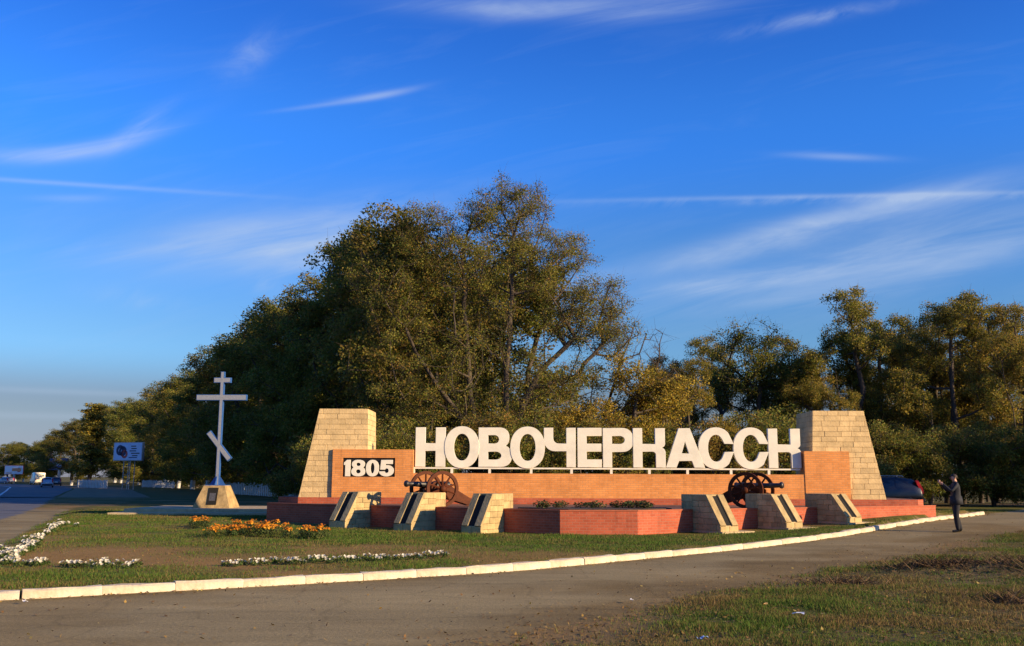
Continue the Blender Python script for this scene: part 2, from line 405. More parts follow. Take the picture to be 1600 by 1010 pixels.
def crack(m, amount=.84):
    N, L = m.node_tree.nodes, m.node_tree.links; b = N['Principled BSDF']; t = N.new('ShaderNodeTexCoord')
    n = N.new('ShaderNodeTexNoise'); n.inputs['Scale'].default_value = 1.1; n.inputs['Detail'].default_value = 5; L.new(t.outputs['Object'], n.inputs['Vector'])
    mv = N.new('ShaderNodeMix'); mv.data_type = 'RGBA'; mv.inputs[0].default_value = .35; L.new(t.outputs['Object'], mv.inputs[6]); L.new(n.outputs['Color'], mv.inputs[7])
    vo = N.new('ShaderNodeTexVoronoi'); vo.feature = 'DISTANCE_TO_EDGE'; vo.inputs['Scale'].default_value = .75; L.new(mv.outputs[2], vo.inputs['Vector'])
    mr = N.new('ShaderNodeMapRange'); mr.inputs[1].default_value = .0; mr.inputs[2].default_value = .022; mr.inputs[3].default_value = amount; mr.inputs[4].default_value = 1; L.new(vo.outputs['Distance'], mr.inputs[0])
    n2 = N.new('ShaderNodeTexNoise'); n2.inputs['Scale'].default_value = .35; n2.inputs['Detail'].default_value = 7; n2.inputs['Roughness'].default_value = .7
    mp = N.new('ShaderNodeMapping'); mp.inputs['Rotation'].default_value = (0, 0, R(-45)); mp.inputs['Scale'].default_value = (.35, 1.6, 1); L.new(t.outputs['Object'], mp.inputs[0]); L.new(mp.outputs[0], n2.inputs['Vector'])
    m2 = N.new('ShaderNodeMapRange'); m2.inputs[1].default_value = .35; m2.inputs[2].default_value = .65; m2.inputs[3].default_value = .72; m2.inputs[4].default_value = 1.14; L.new(n2.outputs['Fac'], m2.inputs[0])
    # loose grit
    v2 = N.new('ShaderNodeTexVoronoi'); v2.inputs['Scale'].default_value = 16; L.new(t.outputs['Object'], v2.inputs['Vector'])
    m3 = N.new('ShaderNodeMapRange'); m3.inputs[1].default_value = .12; m3.inputs[2].default_value = .2; m3.inputs[3].default_value = 1.35; m3.inputs[4].default_value = 1; L.new(v2.outputs['Distance'], m3.inputs[0])
    mu = N.new('ShaderNodeMath'); mu.operation = 'MULTIPLY'; L.new(mr.outputs[0], mu.inputs[0]); L.new(m2.outputs[0], mu.inputs[1])
    mw = N.new('ShaderNodeMath'); mw.operation = 'MULTIPLY'; L.new(mu.outputs[0], mw.inputs[0]); L.new(m3.outputs[0], mw.inputs[1])
    h = N.new('ShaderNodeHueSaturation'); L.new(mw.outputs[0], h.inputs['Value']); L.new(b.inputs['Base Color'].links[0].from_socket, h.inputs['Color']); L.new(h.outputs[0], b.inputs['Base Color'])
DIRT1, DIRT2 = (.105, .066, .040), (.165, .108, .066)
M_LAWN = ground_material('lawn_soil', (.19, .108, .03), (.26, .155, .045), (.075, .115, .010), (.13, .145, .02))
M_VERGE = ground_material('verge_soil', (.15, .095, .035), (.22, .145, .055), (.085, .095, .015), (.15, .125, .025))
M_SIDE = ground_material('worn_asphalt', (.205, .165, .075), (.27, .212, .10), (.24, .17, .065), (.31, .22, .085), .6)
crack(M_SIDE)
M_ROAD = mat('asphalt', (.11, .11, .112), .85, .25, .6, .3, 60)

# near terrain on one graded grid; its cells are shared out between lawn, side road, verge and main road
ys = [4.0]
while ys[-1] < 78: ys.append(ys[-1] + max(.09, .0125 * ys[-1]))
ys = np.array(ys); xs = np.arange(-62, 62.01, .25)
GX, GY = np.meshgrid(xs, ys); GZ = ground_z(GX, GY)
CX = (GX[:-1, :-1] + GX[1:, 1:]) / 2; CY = (GY[:-1, :-1] + GY[1:, 1:]) / 2
dk = sdist(KERB, CX, CY); dl = -sdist(LEDGE, CX, CY); dv = -sdist(VERGE, CX, CY); dr = sdist(ROAD_R, CX, CY)
wob = (fbm(CX * .7, CY * .7) - .5) * 1.6
cls = np.zeros(CX.shape, int)                       # 0 side road
cls[(dk > .08) & (dl > wob * .5) & (CY < 54)] = 1   # lawn
cls[(dv > wob * .6)] = 2                            # verge at the near right
cls[(dr > wob * .25) & (cls != 1)] = 3              # main road
cls[(cls == 0) & ((CY > 50 + wob) | ((dk > .08) & (CX > 15.5)))] = 4   # ground under the trees
gv = fbm(GX * .33, GY * .33) * .6 + fbm(GX * 1.3 + 40, GY * 1.3) * .4
def grassy_lawn(x, y, n):
    f = .25 + .75 * ss(.40, .56, n)
    bare = np.exp(-(((x + 8.3) / 2.6) ** 2 + ((y - 21) / 3.2) ** 2)) + .8 * np.exp(-(((x + 5.4) / 2.8) ** 2 + ((y - 18) / 1.3) ** 2)) + .3 * np.exp(-(((x + 2.5) / 3) ** 2 + ((y - 22.3) / .6) ** 2)) + .6 * np.exp(-(((x + 3.6) / 1.2) ** 2 + ((y - 16.3) / .6) ** 2))
    green = 1.3 * np.exp(-(((x - .5) / 7.5) ** 2 + ((y - 24.6 - .25 * np.abs(x - 1)) / 2.3) ** 2)) + .8 * np.exp(-(((x + 6.5) / 3.5) ** 2 + ((y - 28.5) / 2.2) ** 2)) + .6 * np.exp(-(((x + 7.5) / 2) ** 2 + ((y - 22.6) / .9) ** 2)) + .5 * np.exp(-(((x + 6.5) / 4) ** 2 + ((y - 15.2) / .5) ** 2)) + .6 * np.exp(-(((x + 13) / 4) ** 2 + ((y - 36) / 5) ** 2))
    return np.clip(f * .8 + green - bare * .85, 0, 1)
def grassy_verge(x, y, n, d):
    f = (.55 + .45 * ss(.36, .55, n)) * ss(-.2, 1.3, d + (n - .5) * 3.5)
    bare = np.exp(-(((x - 10) / 3.0) ** 2 + ((y - 16.0) / 2.2) ** 2)) + .7 * np.exp(-(((x - 7.2) / 2) ** 2 + ((y - 11) / 1.6) ** 2))
    return np.clip(f - bare * .75, 0, 1)
dvv = -sdist(VERGE, GX, GY); dkk = sdist(KERB, GX, GY)
GR = {1: grassy_lawn(GX, GY, gv), 2: grassy_verge(GX, GY, gv, dvv),
      0: np.clip(ss(.42, .62, gv) * .55 + .7 * np.exp(-(dkk / .35) ** 2) + ss(-2.2, .2, dvv + (gv - .5) * 3), 0, 1),
      3: gv * 0, 4: ss(.4, .6, gv)}
nx = len(xs); idx = np.arange(GX.size).reshape(GX.shape)
P3 = np.stack([GX, GY, GZ], -1).reshape(-1, 3)
def terrain(name, k, m):
    sel = np.argwhere(cls == k); i, j = sel[:, 0], sel[:, 1]
    q = np.stack([idx[i, j], idx[i, j + 1], idx[i + 1, j + 1], idx[i + 1, j]], 1)
    u, inv = np.unique(q.ravel(), return_inverse=True)
    g = GR[k].ravel()[u]
    me = np_mesh(name, P3[u], inv.reshape(-1, 4), 4, np.repeat(g[:, None], 3, 1), 'grassy')
    me.polygons.foreach_set('use_smooth', [True] * len(me.polygons))
    return tag(link(name, me, m), kind='structure')
tag(terrain('side_road', 0, M_SIDE), 'worn brown asphalt side road running past the white kerb')
tag(terrain('lawn', 1, M_LAWN), 'patchy kerbed lawn in front of the brick terrace')
tag(terrain('verge', 2, M_VERGE), 'rough grass verge with bare earth in the near corner')
tag(terrain('road', 3, M_ROAD), 'grey main road running off past the trees')
tag(terrain('woodland_floor', 4, M_VERGE), 'shaded earth and grass under the trees')
# the ground beyond, as far as the horizon
g = MB()
ring_i = [(-61.9, 4.05), (61.9, 4.05), (61.9, 77.5), (-61.9, 77.5)]
ring_o = [(-3500, -600), (3500, -600), (3500, 4500), (-3500, 4500)]
g.add([(x, y, -.012) for x, y in ring_i] + [(x, y, -.012) for x, y in ring_o], [(i, (i + 1) % 4, 4 + (i + 1) % 4, 4 + i) for i in range(4)])
gme = g.mesh('ground'); ga = gme.color_attributes.new('grassy', 'FLOAT_COLOR', 'POINT'); ga.data.foreach_set('color', [.8, .8, .8, 1] * 8)
tag(link('ground', gme, M_VERGE), 'flat open ground reaching the horizon', kind='structure')
def strip(name, P, w0, w1, z, m, label):
    P = spline(P, 6); b = MB(); v = []
    for i in range(len(P)):
        d = P[min(i + 1, len(P) - 1)] - P[max(i - 1, 0)]; d = d / np.hypot(*d); nrm = np.array([-d[1], d[0]])
        v += [(*(P[i] + nrm * w0), z), (*(P[i] + nrm * w1), z)]
    b.add(v, [(2 * i, 2 * i + 1, 2 * i + 3, 2 * i + 2) for i in range(len(P) - 1)])
    return tag(b.build(name, m), label, kind='structure')
far = np.array([(-36.3, 77.0), (-46, 100), (-68, 150), (-96, 196), (-150, 250), (-260, 310)])
strip('road', far, 0, 18, .0, M_ROAD, 'grey main road bending away to the far trees')
M_PAINT = mat('road_paint', (.62, .62, .6), .7, .2, 3)
strip('road_marking', np.array([(-33, 62), (-43, 82), (-66, 128), (-84, 162), (-110, 196), (-160, 236)]), 0, .22, .008, M_PAINT, 'white line painted along the main road')
M_DIRT = mat('road_shoulder_earth', (.2, .145, .075), .95, .3, .8, .4, 20)
strip('road_shoulder', np.array([(-36.0, 77.2), (-45.7, 100), (-67.7, 150), (-95.5, 196)]), -7, 0, -.004, M_DIRT, 'bare earth shoulder between main road and tree belt')

# grass blades -----------------------------------------------------------------
M_BLADE = attr_mat('grass_blade', 'col', .8, .25)
def blades(name, k, n, hmin, hmax, wid, label, seed, near=1.0):
    r = np.random.default_rng(seed); sel = np.argwhere(cls == k); ii, jj = sel[:, 0], sel[:, 1]
    cy = CY[ii, jj]; cx = CX[ii, jj]
    ar = (ys[ii + 1] - ys[ii]) * .25
    vis = (np.abs(cx) < cy * .56 + 1.5) & (cy < 46) & (cy > 8.3)
    inside_t = (cy > 27.3 + .64 * np.maximum(0, np.maximum(-.3 - cx, cx - 5.2))) & (k == 1) & (cx > -8.7) & (cx < 15.2)
    p = GR[k][ii, jj] ** 1.3 * ar / np.maximum(cy, 9) ** near * vis * ~inside_t + .03 * ar / np.maximum(cy, 9) ** near * vis * ~inside_t
    p = p / p.sum(); c = r.choice(len(ii), n, p=p); i, j = ii[c], jj[c]
    x = xs[j] + r.random(n) * .25; y = ys[i] + r.random(n) * (ys[i + 1] - ys[i]); 
    # tufts
    x += r.normal(0, .02, n); z = ground_z(x, y) - .008
    h = r.uniform(hmin, hmax, n) * (.35 + 2.2 * np.maximum(0, fbm(x * 1.7, y * 1.7) - .25) + 1.2 * (r.random(n) > .985)); w = wid * r.uniform(.6, 1.3, n) * (.7 + y / 40)
    az = r.uniform(0, 2 * np.pi, n); le = r.uniform(.1, .8, n) * h; la = r.uniform(0, 2 * np.pi, n)
    b0 = np.stack([x - np.cos(az) * w, y - np.sin(az) * w, z], 1); b1 = np.stack([x + np.cos(az) * w, y + np.sin(az) * w, z], 1)
    tp = np.stack([x + np.cos(la) * le, y + np.sin(la) * le, z + h], 1)
    v = np.stack([b0, b1, tp], 1).reshape(-1, 3)
    gcol = np.array([.075, .135, .016]); ocol = np.array([.14, .13, .032]); bcol = np.array([.2, .13, .05])
    t = r.random(n) * .55 + .75 * fbm(x * .8 + 7, y * .8) - .08 + (.06 if k == 2 else -.07); cc = np.where(t[:, None] < .52, gcol, np.where(t[:, None] < .74, ocol, bcol)) * r.uniform(.7, 1.25, (n, 1))
    me = np_mesh(name, v, np.arange(3 * n).reshape(-1, 3), 3, np.repeat(cc, 3, 0))
    return tag(link(name, me, M_BLADE), label, 'grass', kind='stuff')
blades('lawn_grass', 1, 220000, .025, .06, .006, 'short patchy grass growing on the kerbed lawn', 1)
blades('verge_grass', 2, 250000, .018, .06, .006, 'rough green and brown grass on the near verge', 2)

# ================================================================== kerb
M_KERB = mat('whitewashed_concrete', (.40, .31, .185), .9, 0, 1.6, .6, 24, objvar=.05, col2=(.72, .64, .48))
kn = M_KERB.node_tree; 
kerb = tag(empty('kerb', (0, 0, 0)), 'whitewashed concrete kerb curving along the lawn', kind='structure')
seg = np.r_[0, np.cumsum(np.hypot(*np.diff(KS, axis=0).T))]
rk = random.Random(3); sdone = .4
def kpt(s): return np.array([np.interp(s, seg, KS[:, 0]), np.interp(s, seg, KS[:, 1])])
while sdone < seg[-1] - 1.2:
    L = rk.choice((1.0, 1.0, 1.02, .98)) ; gap = rk.choice((.004, .004, .005, .006, .007, .03))
    a, b = kpt(sdone), kpt(sdone + L - gap); sdone += L
    d = (b - a) / np.hypot(*(b - a)); n = np.array([-d[1], d[0]]); ln = float(np.hypot(*(b - a)))
    m = (a + b) / 2; zz = float(base_level(m[0], m[1])); dz = rk.uniform(-.012, .008)
    prof = [(-.075, -.08), (.105, -.08), (.105, .11), (.085, .128), (-.03, .128), (-.064, .10)]
    kb = MB(); st = 5; vs = []
    for i in range(st):
        t = i / (st - 1) * ln - ln / 2; e = .996 if i in (0, st - 1) else 1
        for (u, w) in prof: vs.append((t, u * e + rk.uniform(-.004, .004), w * (e if w > 0 else 1) + (rk.uniform(-.014, .005) if w > .09 else 0)))
    k = len(prof)
    kb.add(vs, [(i * k + j, i * k + (j + 1) % k, (i + 1) * k + (j + 1) % k, (i + 1) * k + j) for i in range(st - 1) for j in range(k)] + [list(range(k)), list(range((st - 1) * k, st * k))])
    o = kb.build('kerb_stone', M_KERB, kerb); o.location = (m[0], m[1], zz + dz)
    o.rotation_euler = (rk.uniform(-.03, .03), -math.atan2(float(base_level(*b)) - float(base_level(*a)), ln) + rk.uniform(-.008, .008), math.atan2(d[1], d[0]) + rk.uniform(-.012, .012))

# ================================================================== brick terrace, wall, towers
M_ORANGE = brick_mat('orange_brick', (.62, .235, .056), (.73, .295, .082), (.50, .25, .11))
M_RED = brick_mat('red_brick', (.37, .078, .034), (.47, .108, .048), (.38, .15, .09))
M_STONE = mat('yellow_limestone', (.60, .43, .205), .9, .2, 3, .6, 22, objvar=.12)
M_STELE = mat('weathered_limestone', (.42, .31, .145), .92, .28, 3, .7, 20, objvar=.15, spec=.15)
M_STONE_D = mat('stone_joint_mortar', (.56, .42, .22), .95, .2, 8)
M_DECK = mat('terrace_paving', (.16, .075, .05), .9, .25, 2)
M_CONC = mat('pale_concrete', (.44, .34, .19), .9, .2, 3, .4, 30)
M_WHITE = mat('white_painted_metal', (.71, .67, .535), .5, .1, 2.5, spec=.4)
M_BLACK = mat('black_panel', (.012, .011, .011), .5)
M_GRANITE = mat('dark_granite', (.022, .021, .018), .7, .35, 60, spec=.1)

def wall_prism(name, poly, z0, z1, m, parent, mtop=None):
    """upright wall over a ccw outline; UVs in metres so the bricks course properly"""
    n = len(poly); v = [(x, y, z0) for x, y in poly] + [(x, y, z1) for x, y in poly]
    f = [(i, (i + 1) % n, n + (i + 1) % n, n + i) for i in range(n)] + [tuple(range(n, 2 * n))]
    me = bpy.data.meshes.new(name); me.from_pydata(v, [], f); uv = me.uv_layers.new(name='UVMap'); s = 0; li = 0
    for i in range(n):
        L = math.dist(poly[i], poly[(i + 1) % n])
        for a in ((s, z0), (s + L, z0), (s + L, z1), (s, z1)): uv.data[li].uv = a; li += 1
        s += L
    for x, y in poly: uv.data[li].uv = (x, y); li += 1
    me.materials.append(m)
    if mtop: me.materials.append(mtop); me.polygons[n].material_index = 1
    return link(name, me, None, parent)
H1, H2 = .75, .963
LW = [(-8.5, 34.0), (-.2, 28.6), (1.37, 27.45), (3.55, 27.5), (5.3, 28.7), (14.9, 34.3)]
terr = tag(empty('brick_terrace', (3, 33, 0)), 'stepped red brick terrace with a planter jutting out in front', 'terrace')
def child(o, p):
    o.matrix_parent_inverse = p.matrix_world.inverted() if False else Matrix.Translation(-p.location); return o
for nm, poly, z0, z1 in (('lower_tier', LW + [(14.9, 39), (-8.5, 39)], -.1, H1), ('upper_tier', [(-7.56, 34.6), (14.42, 34.6), (14.86, 35.2), (14.86, 38.8), (-8.46, 38.8), (-8.46, 35.45)], H1 - .05, H2)):
    child(wall_prism(nm, poly, z0, z1, M_RED, terr, M_DECK), terr)
def coping(P, z, parent, w=.13, o=.018, h=.035):
    for (ax, ay), (bx, by) in zip(P[:-1], P[1:]):
        dx, dy = bx - ax, by - ay; L = math.hypot(dx, dy); dx /= L; dy /= L; nx_, ny_ = dy, -dx
        b = MB(); q = [(ax + nx_ * o, ay + ny_ * o), (bx + nx_ * o, by + ny_ * o), (bx - nx_ * w - dx * .05, by - ny_ * w - dy * .05), (ax - nx_ * w + dx * .05, ay - ny_ * w + dy * .05)]
        b.prism(q, z + .002, z + h, lambda u, v, d: (u, v, d)); child(b.build('coping', M_COPE, parent), parent)
M_COPE = mat('coping_brick', (.40, .115, .055), .85, .15, 6)
coping(LW, H1, terr); 
# low concrete footing showing under the planter
for (ax, ay), (bx, by) in zip(LW[2:4], LW[3:5]):
    pass
wall = tag(empty('brick_wall', (3, 35, H2)), 'long orange brick wall with raised end blocks, number 1805 on one', 'wall')
X = lambda px, Y=34.72, py=760: at(px, py, Y).x
xa, xb, xc, xd = X(518.5), X(645), X(1258.5), X(1329)
ZW, ZB = 1.83, 2.66
child(wall_prism('wall_panel', [(xb - .05, 34.722), (xc + .05, 34.722), (xc + .05, 35.3), (xb - .05, 35.3)], H2 - .02, ZW, M_ORANGE, wall), wall)
# left block has a window-like recess for the number
pz0, pz1 = at(575, 745.4, 34.72).z, at(575, 715.6, 34.72).z; pa, pb = X(534.7), X(616.6)
def wall_face_with_hole(name, x0, x1, z0, z1, hx0, hx1, hz0, hz1, yf, yb, dep, m, parent):
    me = bpy.data.meshes.new(name); v, f, uvs = [], [], []
    def quad(p, u):
        i = len(v); v.extend(p); f.append((i, i + 1, i + 2, i + 3)); uvs.extend(u)
    def fr(a, b, c, d): quad([(a, yf, c), (b, yf, c), (b, yf, d), (a, yf, d)], [(a, c), (b, c), (b, d), (a, d)])
    fr(x0, hx0, z0, z1); fr(hx1, x1, z0, z1); fr(hx0, hx1, z0, hz0); fr(hx0, hx1, hz1, z1)
    quad([(x0, yb, z0), (x0, yf, z0), (x0, yf, z1), (x0, yb, z1)], [(0, z0), (.6, z0), (.6, z1), (0, z1)])
    quad([(x1, yf, z0), (x1, yb, z0), (x1, yb, z1), (x1, yf, z1)], [(0, z0), (.6, z0), (.6, z1), (0, z1)])
    quad([(x0, yf, z1), (x1, yf, z1), (x1, yb, z1), (x0, yb, z1)], [(x0, 0), (x1, 0), (x1, .6), (x0, .6)])
    quad([(x1, yb, z0), (x0, yb, z0), (x0, yb, z1), (x1, yb, z1)], [(x1, z0), (x0, z0), (x0, z1), (x1, z1)])
    y2 = yf + dep
    for p in ([(hx0, yf, hz0), (hx0, y2, hz0), (hx0, y2, hz1), (hx0, yf, hz1)], [(hx1, y2, hz0), (hx1, yf, hz0), (hx1, yf, hz1), (hx1, y2, hz1)], [(hx0, yf, hz0), (hx1, yf, hz0), (hx1, y2, hz0), (hx0, y2, hz0)], [(hx0, y2, hz1), (hx1, y2, hz1), (hx1, yf, hz1), (hx0, yf, hz1)]):
        quad(p, [(0, 0), (.1, 0), (.1, .1), (0, .1)])
    me.from_pydata(v, [], f); uv = me.uv_layers.new(name='UVMap')
    for i, u in enumerate(uvs): uv.data[i].uv = u
    return link(name, me, m, parent)
child(wall_face_with_hole('end_block', xa, xb, H2 - .02, ZB, pa, pb, pz0, pz1, 34.7, 35.32, .06, M_ORANGE, wall), wall)
child(wall_prism('end_block', [(xc, 34.7), (xd, 34.7), (xd, 35.32), (xc, 35.32)], H2 - .02, ZB, M_ORANGE, wall), wall)
pan = MB().box(pa - .02, pb + .02, 34.758, 34.9, pz0 - .02, pz1 + .02).build('number_panel', M_BLACK, wall); child(pan, wall)

# letters as filled outlines ----------------------------------------------------
def arc(cx, cy, rx, ry, a0, a1, n=10, p=2.0):
    o = []
    for i in range(n + 1):
        a = R(a0 + (a1 - a0) * i / n); c, s = math.cos(a), math.sin(a)
        o.append((cx + rx * math.copysign(abs(c) ** (2 / p), c), cy + ry * math.copysign(abs(s) ** (2 / p), s)))
    return o
def glyph_mesh(name, loops, depth, bevel=.006):
    cu = bpy.data.curves.new(name, 'CURVE'); cu.dimensions = '2D'; cu.fill_mode = 'BOTH'; cu.extrude = depth / 2; cu.bevel_depth = bevel; cu.bevel_resolution = 0
    for lp in loops:
        sp = cu.splines.new('POLY'); sp.points.add(len(lp) - 1); sp.use_cyclic_u = True
        for q, (x, y) in zip(sp.points, lp): q.co = (x, y, 0, 1)
    o = bpy.data.objects.new(name, cu); COL.objects.link(o)
    dg = bpy.context.evaluated_depsgraph_get(); me = bpy.data.meshes.new_from_object(o.evaluated_get(dg))
    bpy.data.objects.remove(o); bpy.data.curves.remove(cu)
    me.name = name; me.transform(Matrix.Rotation(math.pi / 2, 4, 'X'))
    return me
# outlines in units of 1/5 photograph pixel, y up from the letters' foot line
def G(ch):
    T = 303
    if ch == 'Н': return [[(0, 0), (75, 0), (75, 123), (157, 123), (157, 0), (232, 0), (232, T), (157, T), (157, 180), (75, 180), (75, T), (0, T)]]
    if ch == 'О': return [arc(134, 151, 134, 161, 0, 360, 40, 2.15)[:-1], arc(134, 151, 63, 105, 0, 360, 32, 2.15)[:-1]]
    if ch == 'В':
        out = [(0, 0)] + arc(170, 84, 88, 84, -90, 62, 12, 2.3) + [(205, 160)] + arc(160, 226, 78, 77, -40, 90, 12, 2.3) + [(0, T)]
        return [out, [(73, 178)] + arc(122, 212, 38, 34, -90, 90, 8) + [(73, 246)], [(73, 54)] + arc(132, 86, 46, 32, -90, 90, 8) + [(73, 118)]]
    if ch == 'Ч': return [[(175, 0), (245, 0), (245, T), (175, T), (175, 181)] + [(112, 181)] + arc(112, 222, 42, 41, -90, -180, 6)[1:] + [(70, T), (0, T), (0, 205)] + arc(84, 205, 84, 82, 180, 270, 10)[1:] + [(175, 123)]]
    if ch == 'Е': return [[(0, 0), (186, 0), (186, 58), (69, 58), (69, 122), (183, 122), (183, 180), (69, 180), (69, 243), (186, 243), (186, T), (0, T)]]
    if ch == 'Р': return [[(0, 0), (69, 0), (69, 120)] + arc(150, 212, 87, 92, -90, 90, 16, 2.2) + [(0, T)], [(69, 180)] + arc(133, 212, 38, 32, -90, 90, 8) + [(69, 244)]]
    if ch == 'К': return [[(0, 0), (70, 0), (70, 123), (150, 123)] + arc(150, 97, 27, 26, 90, 0, 5)[1:] + [(177, 0), (250, 0), (250, 110)] + arc(222, 112, 28, 38, 0, 75, 6)[1:] + [(217, 151)] + arc(217, 184, 30, 30, -75, 0, 6)[1:] + [(247, T), (173, T), (173, 180), (70, 180), (70, T), (0, T)]]
    if ch == 'А': return [[(0, 0), (80, 0), (102, 52), (203, 52), (222, 0), (302, 0), (190, T), (104, T)], [(122, 108), (182, 108), (152, 205)]]
    if ch == 'С':
        o = arc(136, 151, 136, 161, 38, 322, 34, 2.15); i = arc(136, 151, 64, 105, 318, 42, 26, 2.15)
        return [[(272, 186)] + o[1:-1] + [(272, 122), (203, 122)] + [q for q in i if q[0] < 203] + [(203, 186)]]
LET = [('Н', 649.6), ('О', 695.0), ('В', 748.0), ('О', 797.4), ('Ч', 850.0), ('Е', 902.4), ('Р', 942.0), ('К', 989.0), ('А', 1039.6), ('С', 1091.0), ('С', 1145.4), ('К', 1200.0)]
YL = 34.98; sL = (at(1000, 700, YL).x - at(900, 700, YL).x) / 100 / 5
zf = at(945, 730.6, YL).z
sign = tag(empty('letter_sign', (2.5, YL, ZW)), 'row of big white letters reading НОВОЧЕРКАССК on a rail above the orange wall', 'sign')
LM = {}
ORD = ['first', 'second', 'third', 'fourth', 'fifth', 'sixth', 'seventh', 'eighth', 'ninth', 'tenth', 'eleventh', 'last']
for i, (ch, px) in enumerate(LET):
    if ch not in LM: LM[ch] = glyph_mesh('letter', [[(x * sL, y * sL) for x, y in lp] for lp in G(ch)], .15)
    o = link('letter', LM[ch], M_WHITE, sign, (X(px, YL, 700) - 2.5, random.Random(i).uniform(-.012, .012), zf - ZW + .002 * (i % 3)))
    o['label'] = 'white letter %s, %s in the row' % (ch, ORD[i])
xl0, xl1 = X(645.5, YL, 735) + .02, X(1250, YL, 735)
MB().box(xl0 - 2.5, xl1 - 2.5, -.05, .05, zf - ZW - .075, zf - ZW - .02).build('rail', M_WHITE, sign)
for px in (646.5, 706, 765, 830, 893, 955, 1014.5, 1074, 1142, 1201):
    x = X(px, YL, 735) - 2.5; MB().box(x - .045, x + .045, -.045, .045, -.02, zf - ZW - .07).build('post', M_WHITE, sign)

def digits():
    T = 160
    def eight():
        Wd = 138; pts = []
        for i in range(41):
            y = T * i / 40
            w = max(Wd / 2 * math.sqrt(max(0, 1 - ((y - 47) / 47.5) ** 2)) ** .8 if abs(y - 47) < 47.5 else 0, Wd / 2 * .93 * math.sqrt(max(0, 1 - ((y - 118) / 42.5) ** 2)) ** .8 if abs(y - 118) < 42.5 else 0)
            pts.append((w, y))
        pts = [p for p in pts if p[0] > 2]
        return [[(69 + w, y) for w, y in pts] + [(69 - w, y) for w, y in pts[::-1]], arc(69, 47, 24, 20, 0, 360, 16)[:-1], arc(69, 116, 22, 17, 0, 360, 16)[:-1]]
    one = [[(14, 0), (64, 0), (64, T), (30, T), (0, 132), (0, 108), (14, 112)]]
    zero = [arc(64, 80, 64, 81, 0, 360, 36, 2.2)[:-1], arc(64, 80, 20, 52, 0, 360, 24)[:-1]]
    five = [[(20, T), (12, 66), (60, 66), (66, 76), (74, 78)] + arc(76, 56, 20, 23, 80, -90, 8) + [(66, 32), (54, 48), (0, 48)] + arc(72, 56, 74, 57, 200, 360, 14) + arc(76, 58, 70, 52, 0, 78, 8) + [(62, 108), (66, 122), (134, 122), (134, T)]]
    return [(one, 356), (eight(), 430), (zero, 575), (five, 704)]
sD = (X(600) - X(500)) / 100 / 6.31
for lp, x0 in digits():
    o = link('digit', glyph_mesh('digit', [[(x * sD, y * sD) for x, y in l] for l in lp], .07, .003), M_WHITE, pan)
    o.location = (X(480 + x0 / 6.31), 34.735, pz0 + .02)

# stone towers ------------------------------------------------------------------
YT = 34.8
def tower(name, label, pxs, mirror, seed):
    tl, tr_, bl, br = pxs      # top-left, top-right, bottom-left, bottom-right (px) on the front plane
    ztop = 4.12; dep = 2.0
    xtl, xtr = X(tl, YT, 640), X(tr_, YT, 640); xbl, xbr = X(bl, YT, 776), X(br, YT, 776)
    cx = (xbl + xbr) / 2; root = tag(empty(name, (cx, YT + dep / 2, H2)), label, 'tower', 'stone towers at the ends of the wall')
    z0 = H2 - .015
    prof = [(xbl, z0), (xbr, z0), (xtr, ztop), (xtl, ztop)]
    core = MB().prism([(u + (.02 if i in (0, 3) else -.02), w - (.02 if i > 1 else 0)) for i, (u, w) in enumerate(prof)], YT + .02, YT + dep - .02, lambda u, w, d: (u, d, w))
    child(core.build('core', M_STONE_D, root), root)
    before = set(o.name for o in bpy.data.objects)
    clad(prof, lambda u, w, d: (u, YT + .03 - d, w), .185, .52, .035, M_STONE, root, seed)
    clad([(-u, w) for u, w in prof][::-1], lambda u, w, d: (-u, YT + dep - .03 + d, w), .185, .52, .035, M_STONE, root, seed + 1)
    # side faces
    for sx_, (xb_, xt_) in ((-1, (xbl, xtl)), (1, (xbr, xtr))):
        L = math.hypot(ztop - z0, xt_ - xb_); ux, uz = (xt_ - xb_) / L, (ztop - z0) / L; nx_, nz_ = (uz * sx_, -ux * sx_)
        def fn(u, w, d, xb_=xb_, ux=ux, uz=uz, nx_=nx_, nz_=nz_):
            dd = d - .03; return (xb_ + ux * w + nx_ * dd, YT + u, z0 + uz * w + nz_ * dd)
        clad([(.01, 0), (dep - .01, 0), (dep - .01, L), (.01, L)], fn, .185, .52, .035, M_STONE, root, seed + 2 + sx_)
    cap = MB().box(min(xtl, xtr) + .03, max(xtl, xtr) - .03, YT + .03, YT + dep - .03, ztop - .03, ztop - .004); child(cap.build('cap', M_STONE_D, root), root)
    for o in bpy.data.objects:
        if o.parent == root and o.name not in before: child(o, root)
tower('stone_tower', 'yellow stone tower behind the block with the number 1805', (499.5, 575, 466, 575.5), False, 20)
tower('stone_tower', 'yellow stone tower at the end of the wall near the standing man', (1269.5, 1349, 1268.5, 1385), True, 40)

